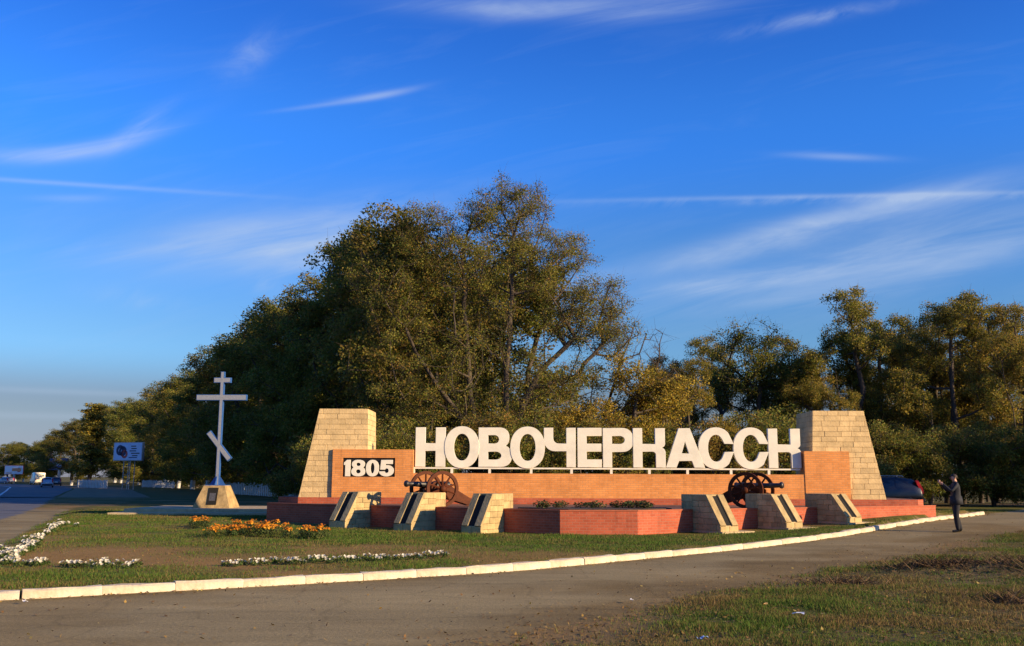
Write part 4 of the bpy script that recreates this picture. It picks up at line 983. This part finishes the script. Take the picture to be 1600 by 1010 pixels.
# ================================================================== billboards and fences along the road
M_BBW = mat('billboard_print_white', (.62, .68, .82), .5, .08, 1); M_BBB = mat('billboard_print_blue', (.02, .06, .20), .5); M_BBR = mat('billboard_red_frame', (.45, .05, .04), .5); M_STEEL = mat('galvanised_steel', (.35, .36, .37), .45, .2, 5, metal=.5)
M_NAVY = mat('print_navy', (.02, .045, .10), .5); M_PR = mat('print_red', (.62, .10, .07), .5); M_PB = mat('print_black', (.015, .015, .018), .5); M_PW = mat('print_white', (.8, .8, .82), .5); M_PO = mat('print_orange', (.78, .34, .16), .5)
def billboard(label, px0, px1, py0, py1, Y, yaw, face, frame, deco, legs):
    c = at((px0 + px1) / 2, (py0 + py1) / 2, Y); w = abs(at(px1, 720, Y).x - at(px0, 720, Y).x) / math.cos(yaw) / 2; h = (at(90, py0, Y).z - at(90, py1, Y).z) / 2
    root = tag(empty('billboard', (c.x, Y, 0), yaw), label, 'billboard', 'billboards along the main road')
    MB().box(-w - .1, w + .1, 0, .35, c.z - h - .1, c.z + h + .1).build('frame', frame, root)
    pn = MB().box(-w, w, -.03, .02, c.z - h, c.z + h).build('panel', face, root)
    for kind, x, z, r_, m in deco:
        if kind == 'ring': MB().ring((x * w, -.035, c.z + z * h), (0, 1, 0), r_ * h * .45, r_ * h, .02, 24).build('print', m, pn)
        elif kind == 'disc': MB().tube([(x * w, -.034, c.z + z * h), (x * w, -.041, c.z + z * h)], r_ * h, 20).build('print', m, pn)
        else: MB().box(x * w - r_[0] * w, x * w + r_[0] * w, -.043, -.034, c.z + z * h - r_[1] * h, c.z + z * h + r_[1] * h).build('print', m, pn)
    for lx, ly in legs: MB().tube([(lx, ly, -.1), (lx, ly, c.z - h)], .06 if len(legs) > 1 else .28, 8).build('post', M_STEEL, root)
    if len(legs) == 4:
        for z in np.arange(.6, c.z - h, 1.1): MB().tube([(-.55, .0, z), (.55, .0, z + .5)], .03, 5).build('brace', M_STEEL, root)
    return root
rb = random.Random(4)
billboard('white billboard with tyres and dark lettering on four thin legs', 173.5, 226, 692.5, 719, 128, R(-24), M_BBW, M_STEEL,
          [('ring', -.55, .15, .62, M_NAVY), ('ring', -.36, .05, .6, M_NAVY), ('ring', -.22, -.3, .5, M_PR), ('disc', -.38, -.1, .2, M_PR)] + [('bar', .48 + rb.uniform(-.12, .1), .62 - .28 * i, (rb.uniform(.16, .34), .055), M_PB) for i in range(5)] + [('bar', .4, -.72, (.3, .05), M_NAVY)], ((-.55, 0), (.55, 0), (-.55, .8), (.55, .8)))
billboard('dark blue billboard in the shade behind the silver car', 73.5, 108, 717, 734, 200, R(-24), M_BBB, M_NAVY, [('disc', -.05, .05, .38, M_BBW), ('ring', -.3, .05, .4, M_STEEL), ('bar', .25, -.05, (.14, .28), M_STEEL), ('bar', 0, -.82, (.9, .1), M_NAVY)], ((.3, .2),))
billboard('sunlit white billboard in a red frame at the far bend', 9, 34.5, 728, 741, 235, R(12), M_PW, M_BBR, [('bar', .3, .05, (.5, .35), M_PO), ('disc', .55, .0, .5, M_PR), ('bar', -.55, -.75, (.35, .1), M_PO)], ((.1, .2),))
M_FENCE = mat('whitewashed_boards', (.5, .5, .47), .8, .12, 2)
def fence(label, p0, p1, h, step=.62):
    root = tag(empty('white_fence', (p0[0], p0[1], 0), math.atan2(p1[1] - p0[1], p1[0] - p0[0])), label, 'fence', 'low white fences under the tree belt'); L = math.dist(p0, p1)
    b = MB(); x = 0; r_ = random.Random(int(L * 10))
    while x < L: b.box(x, x + step * .62, -.02, .02, .02, h * r_.uniform(.9, 1.05)); x += step
    tag(b.build('pales', M_FENCE, root), kind='stuff')
    for z in (.3, h * .75): MB().box(0, L, .021, .06, z - .05, z + .05).build('rail', M_FENCE, root)
    for i in range(int(L / 3) + 1): MB().box(min(i * 3, L - .1), min(i * 3, L - .1) + .1, .061, .16, -.1, h).build('post', M_FENCE, root)
f2 = lambda px, Y: (at(px, 755, Y).x, Y)
fence('low white fence beside the main road shoulder, left of the white billboard', f2(121, 150), f2(167, 141), 1.2)
fence('low white fence in deep shade between the white billboard and the cross', f2(222, 160), f2(272, 147), 1.15)
fence('low white fence among trunks between the cross and the stone tower', f2(352, 99), f2(486, 76), 1.15)

# ================================================================== trees
M_BARK = mat('bark', (.075, .058, .042), .9, .35, 3, .6, 12)
M_BARKW = mat('bark_with_whitewashed_foot', (.075, .058, .042), .9, .35, 3, .6, 12)
_n, _l = M_BARKW.node_tree.nodes, M_BARKW.node_tree.links
_t = _n.new('ShaderNodeTexCoord'); _s = _n.new('ShaderNodeSeparateXYZ'); _l.new(_t.outputs['Object'], _s.inputs[0]); _m = _n.new('ShaderNodeMapRange')
_m.inputs[1].default_value = 1.25; _m.inputs[2].default_value = 1.3; _m.inputs[3].default_value = 1; _m.inputs[4].default_value = 0; _l.new(_s.outputs[2], _m.inputs[0])
_x = _n.new('ShaderNodeMix'); _x.data_type = 'RGBA'; _l.new(_m.outputs[0], _x.inputs[0]); _old = _n['Principled BSDF'].inputs['Base Color'].links[0].from_socket; _l.new(_old, _x.inputs[6]); _x.inputs[7].default_value = (.5, .49, .45, 1); _l.new(_x.outputs[2], _n['Principled BSDF'].inputs['Base Color'])
M_TLEAF = attr_mat('tree_leaf', 'col', .6, .42, .12, .012)

def tubes(A, B, ra, rb_, k):
    A, B = np.asarray(A), np.asarray(B); d = B - A; L = np.linalg.norm(d, axis=1, keepdims=True); d = d / np.maximum(L, 1e-6)
    a = np.where(np.abs(d[:, 2:3]) < .9, [[0, 0, 1.]], [[1., 0, 0]]); x = np.cross(d, a); x /= np.linalg.norm(x, axis=1, keepdims=True); y = np.cross(d, x)
    th = np.arange(k) * 2 * np.pi / k; e = x[:, None] * np.cos(th)[None, :, None] + y[:, None] * np.sin(th)[None, :, None]
    v = np.concatenate([A[:, None] + e * np.asarray(ra)[:, None, None], B[:, None] + e * np.asarray(rb_)[:, None, None]], 1)
    j = np.arange(k); q = np.stack([j, (j + 1) % k, k + (j + 1) % k, k + j], 1)
    return v.reshape(-1, 3), (q[None] + (np.arange(len(A)) * 2 * k)[:, None, None]).reshape(-1, 4)
def make_tree(seed, H, stems, lobes, ncl, nleaf, lsize, colors, weights, clr=.62, rmin=.013, twigs=6, bare=None, shell=.45, colfn=None):
    """stems: polylines of the main trunks; lobes: (cx,cy,cz,rx,ry,rz,weight); clusters of leaves grown onto the limbs"""
    r = np.random.default_rng(seed); lo = np.array(lobes, float); w = lo[:, 6] / lo[:, 6].sum()
    li = r.choice(len(lo), ncl, p=w); d = r.normal(size=(ncl, 3)); d /= np.linalg.norm(d, axis=1)[:, None]
    C = lo[li, :3] + d * lo[li, 3:6] * (r.random((ncl, 1)) ** shell); C[:, 2] = np.clip(C[:, 2], .5, H)
    P = []; par = []
    for st in stems:
        pv = -1
        for p0, p1 in zip(st[:-1], st[1:]):
            for t in np.linspace(0, 1, 5)[(0 if pv < 0 else 1):]:
                P.append(np.array(p0) + (np.array(p1) - np.array(p0)) * t + r.normal(0, .04, 3) * (t > 0)); par.append(pv); pv = len(P) - 1
    base = P[0].copy(); dist = [float(np.linalg.norm(p - base)) for p in P]
    order = np.argsort(np.linalg.norm(C - (base + [0, 0, H * .3]), axis=1) + r.normal(0, .8, ncl)); tips = []
    cap = len(P) + ncl * 5; PA = np.zeros((cap, 3)); PA[:len(P)] = P; DA = np.zeros(cap); DA[:len(P)] = dist; n = len(P)
    for ci in order:
        c = C[ci]; q = PA[:n]; dd = np.linalg.norm(q - c, axis=1); cost = dd + .9 * np.maximum(0, q[:, 2] - c[2] + .15 * dd) + .12 * DA[:n] + (q[:, 2] < 1.3) * 3
        k = int(np.argmin(cost)); a = PA[k]; L = dd[k]; m = max(1, min(5, int(L / .7)))
        mid = (a + c) / 2 + np.array([0, 0, -.08 * L]) + r.normal(0, .04 * L, 3); pv = k
        for t in np.linspace(0, 1, m + 1)[1:]:
            p = a * (1 - t) ** 2 + 2 * mid * t * (1 - t) + c * t * t
            if n >= cap: break
            PA[n] = p; DA[n] = DA[pv] + np.linalg.norm(p - PA[pv]); par.append(pv); pv = n; n += 1
        tips.append(pv)
    par = np.array(par[:n]); cnt = np.zeros(n)
    for t in tips: cnt[t] += 1
    for i in range(n - 1, -1, -1):
        if par[i] >= 0: cnt[par[i]] += cnt[i]
    rad = rmin * np.maximum(cnt, 1) ** .5
    ch = np.where(par >= 0)[0]; ra = np.minimum(rad[par[ch]], rad[ch] * 1.35)
    v1, f1 = tubes(PA[par[ch]], PA[ch], ra, rad[ch], 6)
    T = PA[tips]; nt_ = len(T) * twigs; src = np.repeat(T, twigs, 0); td = r.normal(size=(nt_, 3)); td[:, 2] += .25; td /= np.linalg.norm(td, axis=1)[:, None]; tl = r.uniform(.4, 1.15, nt_)[:, None] * clr * 1.5
    v2, f2_ = tubes(src, src + td * tl, np.full(nt_, rmin * .55), np.full(nt_, rmin * .2), 3)
    tv = np.concatenate([v1, v2]); tf = np.concatenate([f1, f2_ + len(v1)])
    trunk = np_mesh('trunk', tv, tf, 4); trunk.polygons.foreach_set('use_smooth', [True] * len(trunk.polygons))
    crown = None
    if nleaf:
        per = np.full(len(T), nleaf, float) * r.uniform(.5, 1.4, len(T))
        if bare is not None: per = per * np.clip(bare(T), 0, 1)
        per = per.astype(int); ci = np.repeat(np.arange(len(T)), per); nn = len(ci)
        off = r.normal(size=(nn, 3)); off *= (clr * r.random((nn, 1)) ** .5) / np.linalg.norm(off, axis=1)[:, None]; off[:, 2] *= .75
        pos = T[ci] + off
        ctone = r.uniform(.78, 1.22, (len(T), 1)); cmix = r.random(len(T))
        col = pal(r, nn, colors, weights, .2)
        alt = pal(r, nn, colors, np.roll(weights, 1), .2); col = np.where((cmix[ci] > .75)[:, None], alt, col) * ctone[ci]
        if colfn is not None: col = colfn(pos, col, r)
        v, f, c = leaf_quads(pos, np.full(nn, lsize), r, col, .1, .62)
        crown = np_mesh('crown', v, f, 4, c)
    return trunk, crown
OLIVE, DGREEN, BROWN, YEL, RUST = (.21, .19, .030), (.115, .145, .022), (.25, .18, .038), (.48, .33, .04), (.33, .18, .035)
def lobes_round(seed, n, R0, z0, z1, rr):
    r = random.Random(seed); o = []
    for i in range(n):
        a = r.uniform(0, 6.28); t = r.random(); z = z0 + (z1 - z0) * t; q = R0 * r.uniform(.25, .75) * math.sqrt(max(.15, 1 - ((t - .35) / .72) ** 2)); s = rr * r.uniform(.8, 1.25)
        o.append((q * math.cos(a), q * math.sin(a), z, s, s, s * .85, 1))
    return o
# the big tree over the letters: several stems, thinning out to bare twigs on one side
big = make_tree(1, 16.6, [[(-.5, 0, 0), (-.75, 0, 3), (-1.1, .2, 6.5), (-1.4, .3, 10), (-1.5, .3, 13.2)], [(.35, .1, 0), (.55, .1, 3), (.7, 0, 6), (.9, -.2, 9.5), (1.0, 0, 13.5)], [(.6, 0, 1), (.9, 0, 4), (2.3, -.3, 6.6), (4.0, -.4, 8.4)], [(-.3, .2, 1), (-1.6, -.5, 4.6), (-3.6, -.8, 7.5)]],
    [(.7, 0, 14.6, 2.3, 2.2, 1.9, 1.0), (-2.6, 0, 13.3, 2.4, 2.4, 1.9, 1.0), (2.9, 0, 12.2, 1.9, 2.2, 1.8, .8), (-.6, 0, 11, 4.2, 3.5, 2.6, 1.5), (-4.3, 0, 10.3, 2.2, 2.6, 2.3, .9), (4.3, -.2, 9.4, 2.3, 2.2, 1.8, 1.5), (-1.6, -1, 7, 4.6, 3.2, 2.2, 1.3), (-3.6, -1.5, 4.2, 3.0, 2.4, 2.2, .9), (3.2, -.5, 6.3, 2.4, 2, 1.4, .6), (1.4, -1.5, 3.8, 3.2, 2.2, 1.7, .7), (1.6, 0, 15.6, .9, .9, .9, .16), (-.6, 0, 14.9, 1.0, 1, 1.0, .16), (-3.7, 0, 14.2, 1.0, 1, 1.1, .16), (4.3, 0, 12.6, .9, .9, 1.1, .14), (5.4, 0, 10.4, 1.5, 1, 1.3, .6), (-6.2, 0, 11.2, 1.1, 1, 1.1, .16), (6.0, -.2, 8.5, 1.3, 1.0, 1.2, .5)],
    1050, 185, .072, [OLIVE, DGREEN, BROWN, RUST], (5, 3, 2, .3), .52, .0105, 10, bare=lambda T: 1 - .5 * ss(3.4, 5.6, T[:, 0]) * ss(5.5, 8, T[:, 2]) - .55 * ss(4.2, 1.0, np.abs(T[:, 0] - .9)) * ss(11.5, 9, T[:, 2]) * ss(4.0, 5.5, T[:, 2]) - .08 * ss(9, 12, T[:, 2]), shell=.42)
dense = [make_tree(10 + i, 16.5, [[(0, 0, 0), (.1, 0, 2.6), (.2 * (i - 1), .2, 7), (.3 * (i - 1), 0, 13)], [(.05, 0, 2.2), (1.2, .4, 6), (1.8, .5, 10)]],
    lobes_round(30 + i, 20, 5.4, 2.6, 14.8, 1.9), 420, 150, .145, [DGREEN, OLIVE, BROWN], (5, 4, .8 + .5 * i), .72, .014, 4) for i in range(3)]
locust = [make_tree(20 + i, 13.5, [[(0, 0, 0), (.2, 0, 3), (-.2 + .5 * i, .2, 7), (.2, 0, 11.5)], [(.1, 0, 1.8), (1.5 - i, .3, 5), (2.3 - 1.6 * i, .2, 9)]],
    lobes_round(41 + i * 7, 15, 4.6, 2.6, 12.3, 1.35), 360, 165, .10, [OLIVE, BROWN, DGREEN, YEL], (5, 2.6, 2, .9), .5, .013, 7) for i in range(3)]
darkt = make_tree(27, 11.5, [[(0, 0, 0), (0, 0, 3), (.2, .2, 8)], [(0, 0, 1.5), (-1.2, .3, 6)]], lobes_round(55, 11, 3.8, 2.6, 9.6, 1.7), 320, 165, .105, [DGREEN, OLIVE, BROWN], (4, 3, 3), .6, .013, 7, bare=lambda T: 1 - .9 * ss(9.4, 10.6, T[:, 2]))
yellow = [make_tree(60 + i, 7.4, [[(0, 0, 0), (.1, 0, 2), (.2, .1, 5.5)], [(0, 0, .6), (-.9, .2, 3.5)], [(0, 0, .8), (1.1, -.2, 3.6)]], lobes_round(66 + i, 10, 2.8, 1.2, 6.4, 1.25), 210, 150, .095, [YEL, OLIVE, RUST, BROWN], (5, 3, 1.2, 1.5), .5, .011, 5) for i in range(2)]
shrub = [make_tree(80 + i, 4.6, [[(0, 0, 0), (.1, 0, 1.4), (.2, .1, 3.2)], [(0, 0, .2), (-.8, .2, 2.2)], [(0, 0, .2), (.9, -.2, 2.4)]], lobes_round(86 + i, 9, 2.3, .7, 3.7, 1.0), 150, 150, .095, [[OLIVE, DGREEN, BROWN], [DGREEN, OLIVE, BROWN], [BROWN, OLIVE, RUST]][i], (5, 3, 2), .48, .010, 7) for i in range(3)]
bare_t = make_tree(95, 9.5, [[(0, 0, 0), (.2, 0, 3), (1.1, 0, 6), (1.9, 0, 8.2)], [(.1, 0, 2.4), (1.6, .2, 4.8), (3.0, .2, 6.4)]], [(2.4, 0, 7.6, 1.3, .8, 1.4, 1), (3.5, .2, 6.3, 1.2, .8, .9, 1), (1.2, 0, 6.6, 1.3, .9, 1.5, .6)], 85, 0, .1, None, None, .5, .012, 4)
poplar = make_tree(97, 15, [[(0, 0, 0), (0, 0, 5), (.1, 0, 13)]], [(0, 0, 3 + 1.2 * i, 2.3 - .14 * i, 2.3 - .14 * i, 1.1, 1) for i in range(10)], 260, 70, .24, [(.13, .13, .025), OLIVE, YEL], (5, 3, 1), .6, .013, 3)
def plant(name, src, x, y, h0, h, label, cat='tree', group=None, rz=None, wide=1.0, white=False, z=None):
    tr_m, cr_m = src; zz = (gz(x, y) if abs(x) < 60 and 5 < y < 76 else 0) if z is None else z; s = h / h0
    root = empty(name, (x, y, zz - .03), rf.uniform(0, 6.28) if rz is None else rz); root.scale = (s * wide, s * wide, s); tag(root, label, cat, group)
    t = bpy.data.objects.new('trunk', tr_m); COL.objects.link(t); t.parent = root
    if not tr_m.materials: tr_m.materials.append(M_BARKW if white else M_BARK)
    if cr_m is not None:
        c = bpy.data.objects.new('crown', cr_m); COL.objects.link(c); c.parent = root
        if not cr_m.materials: cr_m.materials.append(M_TLEAF)
    return root
def top(px, py, Y): return at(px, py, Y).z
plant('broadleaf_tree', big, at(768, 700, 50).x, 50, 16.6, top(800, 277, 50), 'big spreading autumn tree rising behind the white letters, several dark stems', rz=0)
SIL = [(0, 700), (30, 688), (55, 690), (75, 672), (105, 652), (125, 640), (150, 630), (168, 640), (178, 625), (250, 612), (290, 585), (330, 560), (345, 540), (400, 500), (440, 470), (490, 425), (530, 385), (545, 355), (600, 325), (650, 305), (700, 305), (760, 300)]
sil = lambda px: float(np.interp(px, [a for a, b in SIL], [b for a, b in SIL]))
NUM = ['first', 'second', 'third', 'fourth', 'fifth', 'sixth', 'seventh', 'eighth', 'ninth', 'tenth', 'eleventh', 'twelfth', 'thirteenth', 'fourteenth', 'fifteenth', 'sixteenth', 'seventeenth', 'eighteenth', 'nineteenth', 'twentieth']
for i, s in enumerate((1.5, 7, 12.5, 18, 24, 31, 39, 47, 56, 66, 78, 92, 108, 127, 150, 178, 212, 235, 262)):
    x, y = -4.4 - .43 * s, 51.5 + .9 * s; px = 800 + x / y * F * .987; h = top(px, sil(px - 6) + 4, y)
    lab = 'dark leafy tree in the front row of the roadside belt, %s from the big tree' % NUM[i]
    plant('belt_tree', dense[i % 3], x, y, 16.5, max(6, h), lab, group='front row of the roadside tree belt', wide=1.0 if i < 4 else 1.1 + .03 * i, white=True)
for i, s in enumerate((4, 11, 19, 28, 39, 52, 68, 88, 112, 145, 190)):
    x, y = -4.4 - .43 * s + 5.6, 51.5 + .9 * s + 2.6; px = 800 + x / y * F * .987; h = top(px, sil(px) + 10, y)
    plant('belt_tree', dense[(i + 1) % 3], x, y, 16.5, max(6, min(17, h)), 'dark leafy tree in the second row of the belt, %s from the big tree' % NUM[i], group='second row of the roadside tree belt', wide=1.1 + .04 * i, white=True)
p = at(140, 750, 152); plant('poplar_tree', poplar, p.x, 152, 15, top(145, 630, 152), 'yellow-green upright tree catching light above the white fence', wide=1.7)
p = at(112, 750, 185); plant('belt_tree', dense[2], p.x, 185, 16.5, top(108, 652, 185), 'broad dark tree standing just beyond the yellow-green upright tree', wide=1.5)
for i, (px, Y, py) in enumerate(((-45, 290, 702), (-15, 300, 697), (12, 285, 692), (36, 300, 687), (58, 280, 694), (24, 330, 690), (78, 250, 684), (92, 232, 668), (66, 265, 686))):
    plant('far_tree', dense[i % 3], at(px, 750, Y).x, Y, 16.5, top(px, py, Y), 'brownish tree beyond the far bend of the main road, %s in that row' % NUM[i], group='trees beyond the far bend', wide=1.6)
for i, (k, px, Y, py, lab) in enumerate(((1, 1052, 64, 545, 'low olive tree between the yellow bush and the dark rounded tree'), (2, 1112, 70, 522, 'olive tree just behind the dark rounded tree'), (0, 1286, 60, 545, 'small thin tree left of the tall airy trees'),
        (2, 1335, 60, 453, 'tall airy tree with clumped olive leaves above the stone tower'), (1, 1392, 64, 478, 'airy tree to the right of the one above the stone tower'), (2, 1452, 70, 500, 'lower tree between the two tallest airy trees'), (1, 1503, 58, 447, 'tallest airy tree above the standing man'), (2, 1556, 62, 466, 'airy tree second from the right edge'), (0, 1606, 57, 470, 'airy tree cut by the right edge of the view'),
        (1, 1262, 76, 575, 'tree in shade behind the stone tower'), (2, 1370, 78, 560, 'shaded tree filling the gap behind the tall airy trees'), (0, 1440, 80, 565, 'shaded tree deep behind the standing man'), (1, 1540, 76, 560, 'shaded tree deep behind the right hand trees'), (2, 1075, 60, 560, 'olive tree directly right of the yellow bushy trees'), (0, 1240, 66, 520, 'olive tree between the dark rounded tree and the stone tower'), (1, 1425, 61, 505, 'half-hidden tree left of the tallest airy tree'), (0, 1478, 66, 480, 'tree close behind the tallest airy tree'), (2, 1530, 67, 490, 'tree filling in right behind the tallest airy tree'), (1, 1585, 68, 490, 'tree filling in behind the one at the right edge'))):
    plant('airy_tree', locust[k], at(px, 740, Y).x, Y, 13.5, top(px, py, Y), lab, group='trees right of the gap')
plant('rounded_tree', darkt, at(1185, 740, 62).x, 62, 11.5, top(1190, 492, 62), 'dark rounded tree with bare twigs on top behind the last letters', wide=1.1)
plant('yellow_tree', yellow[0], at(990, 740, 50).x, 50, 7.4, top(985, 562, 50), 'yellow bushy tree behind the middle letters, under the bare branches', wide=1.15)
plant('yellow_tree', yellow[1], at(925, 740, 49).x, 49, 7.4, top(925, 610, 49), 'low yellowish bushy tree at the foot of the big tree', wide=1.1)
plant('yellow_tree', yellow[1], at(1045, 740, 53).x, 53, 7.4, top(1045, 572, 53), 'second yellow bushy tree, nearer the dark rounded tree', wide=1.15)
plant('yellow_tree', yellow[1], at(1140, 740, 51).x, 51, 7.4, top(1140, 640, 51), 'small rusty yellow tree behind the two letters C', wide=.9)
plant('bare_tree', bare_t, at(925, 740, 51).x, 51, 9.5, top(960, 478, 51), 'leafless tree with fine branches beside the big tree', rz=0)
plant('bare_tree', bare_t, at(1425, 740, 66).x, 66, 9.5, top(1440, 468, 66), 'leafless top standing out between the tall airy trees', rz=.4, wide=.5)
for i, (px, Y, py, k) in enumerate(((470, 50, 690, 1), (530, 47, 668, 1), (590, 45, 650, 0), (640, 46, 640, 1), (690, 45.5, 655, 0), (745, 46, 645, 2), (800, 45, 655, 0), (850, 46.5, 640, 1), (900, 45, 650, 0), (950, 46, 655, 2), (1010, 45, 668, 0), (1070, 46.5, 655, 1), (1120, 46, 665, 2), (1175, 47, 640, 1), (1225, 48, 635, 0), (1290, 50, 640, 1), (1350, 51, 655, 1), (1400, 53, 660, 0), (1450, 52, 670, 1), (1500, 54, 660, 0), (1550, 53, 668, 1), (1600, 52, 660, 1), (1645, 52, 660, 0))):
    plant('bush', shrub[k], at(px, 740, Y).x, Y, 4.6, top(px, py, Y), 'leafy bush in the undergrowth behind the monument, %s from the cross side' % (NUM + ['twenty-first', 'twenty-second', 'twenty-third'])[i], 'bush', 'undergrowth behind the monument', wide=1.05)
for i, s in enumerate((20, 26, 32, 39, 46, 54, 63, 73, 84, 97, 112, 130, 152, 180, 215)):
    x, y = -4.4 - .43 * s + 2.8, 51.5 + .9 * s + 1.6
    plant('bush', shrub[1 if i % 3 else 0], x, y, 4.6, 4.2 + .012 * s, 'dark bush between the trunks of the roadside belt, %s from the stone tower' % NUM[i], 'bush', 'undergrowth of the roadside belt', wide=1.25 + .008 * s, z=0)
# the wood goes on to the right of the view and shades the far end of the side road
for i, (x, y, h) in enumerate(((36, 39, 10.5), (43, 42, 11), (51, 41, 11), (59, 45, 12), (38, 48, 11), (67, 44, 12), (47, 53, 11))):
    plant('airy_tree', locust[i % 3], x, y, 13.5, h, 'tree of the wood beyond the right edge of the view', group='trees right of the view', wide=1.2, z=0)

# ================================================================== fallen leaves, weeds and litter
def scatter(name, k, n, size, colors, weights, label, seed, near=1.2, extra=None):
    r = np.random.default_rng(seed); sel = np.argwhere(cls == k); ii, jj = sel[:, 0], sel[:, 1]; cy, cx = CY[ii, jj], CX[ii, jj]
    p = (np.abs(cx) < cy * .56 + 1) * (cy < 40) * (cy > 8.5) * (ys[ii + 1] - ys[ii]) / cy ** near
    if extra is not None: p = p * extra(cx, cy)
    p = p / p.sum(); c = r.choice(len(ii), n, p=p); i, j = ii[c], jj[c]; x = xs[j] + r.random(n) * .25; y = ys[i] + r.random(n) * (ys[i + 1] - ys[i])
    pos = np.stack([x, y, ground_z(x, y) + .012], 1); d = r.normal(size=(n, 3)) * [1, 1, .25]; d /= np.linalg.norm(d, axis=1)[:, None]; q = np.cross(d, r.normal(size=(n, 3)) * .25 + [0, 0, 1]); q /= np.linalg.norm(q, axis=1)[:, None]
    sz = (size * r.uniform(.5, 1.4, n))[:, None]; v = np.stack([pos - d * sz * .5, pos + q * sz * .32, pos + d * sz * .5, pos - q * sz * .32], 1).reshape(-1, 3)
    me = np_mesh(name, v, np.arange(4 * n).reshape(-1, 4), 4, np.repeat(pal(r, n, colors, weights, .25), 4, 0)); return tag(link(name, me, M_PETAL), label, 'leaves', kind='stuff')
FALL = [(.30, .19, .05), (.22, .12, .04), (.13, .08, .035), (.40, .30, .08)]
scatter('verge_leaves', 2, 7000, .05, FALL, (3, 3, 3, 1), 'dry fallen leaves scattered over the near verge', 31)
scatter('lawn_leaves', 1, 4500, .05, FALL, (3, 3, 3, 1), 'dry fallen leaves scattered over the lawn', 32)
scatter('road_leaves', 0, 2600, .045, FALL, (3, 3, 3, 1), 'dry fallen leaves gathered along the kerb foot', 33, 1.2, lambda x, y: .04 + np.exp(-(sdist(KERB, x, y) + .12) ** 2 / .05) + .25 * np.exp(-(sdist(VERGE, x, y) - .3) ** 2 / .4))
# dug-over heap of dry stalks on the verge
r_ = np.random.default_rng(44); n = 5200; c0 = np.array([(9.7, 16.9, 1.5, .9), (7.4, 17.4, .6, .4), (10.6, 15.2, 1.0, .7), (6.9, 13.2, .5, .35), (8.4, 12.0, .6, .4), (5.2, 15.4, .4, .25)]); w_ = r_.choice(len(c0), n, p=[.4, .14, .22, .08, .1, .06])
x = c0[w_, 0] + r_.normal(0, 1, n) * c0[w_, 2] * .7; y = c0[w_, 1] + r_.normal(0, 1, n) * c0[w_, 3] * .7; z = ground_z(x, y)
L_ = r_.uniform(.08, .34, n); az = r_.uniform(0, 6.28, n); el = r_.uniform(-.1, .7, n); A_ = np.stack([x, y, z], 1); B_ = A_ + np.stack([np.cos(az) * np.cos(el), np.sin(az) * np.cos(el), np.sin(el)], 1) * L_[:, None]
v, f = tubes(A_, B_, np.full(n, .006), np.full(n, .003), 3)
me = np_mesh('dry_stalks', v, f, 4, np.repeat(pal(r_, n, [(.10, .06, .03), (.19, .12, .055), (.06, .045, .025)], (3, 2, 2), .25), 6, 0)); tag(link('dry_stalks', me, M_PETAL), 'heap of dry brown stalks and earth on the near verge', 'stalks', kind='stuff')
for i, (px, py, lab, c, sz) in enumerate(((1248, 965, 'pale blue crumpled wrapper lying on the near verge', (.5, .54, .62), .085), (1098, 1004, 'small blue scrap lying at the bottom edge of the verge', (.22, .33, .55), .07), (1195, 950, 'tiny orange scrap lying in the verge grass', (.7, .4, .12), .045), (987, 943, 'small white scrap at the ragged edge of the side road', (.7, .7, .68), .045), (40, 931, 'small white scrap on the side road by the kerb', (.7, .66, .58), .05))):
    x, y = ground_at(px, py); b = MB(); q = random.Random(i); g_ = [[(sz * (u / 3 - .5) * 1.6, sz * (w / 3 - .5), .015 + q.uniform(0, .03)) for u in range(4)] for w in range(4)]
    b.add([p for row in g_ for p in row], [(4 * a + e, 4 * a + e + 1, 4 * a + e + 5, 4 * a + e + 4) for a in range(3) for e in range(3)])
    o = b.build('litter_scrap', mat('scrap_%d' % i, c, .5), None, False, (x, y, gz(x, y) + .02)); o.rotation_euler = (0, 0, q.uniform(0, 3)); tag(o, lab, 'litter', 'scraps of litter')
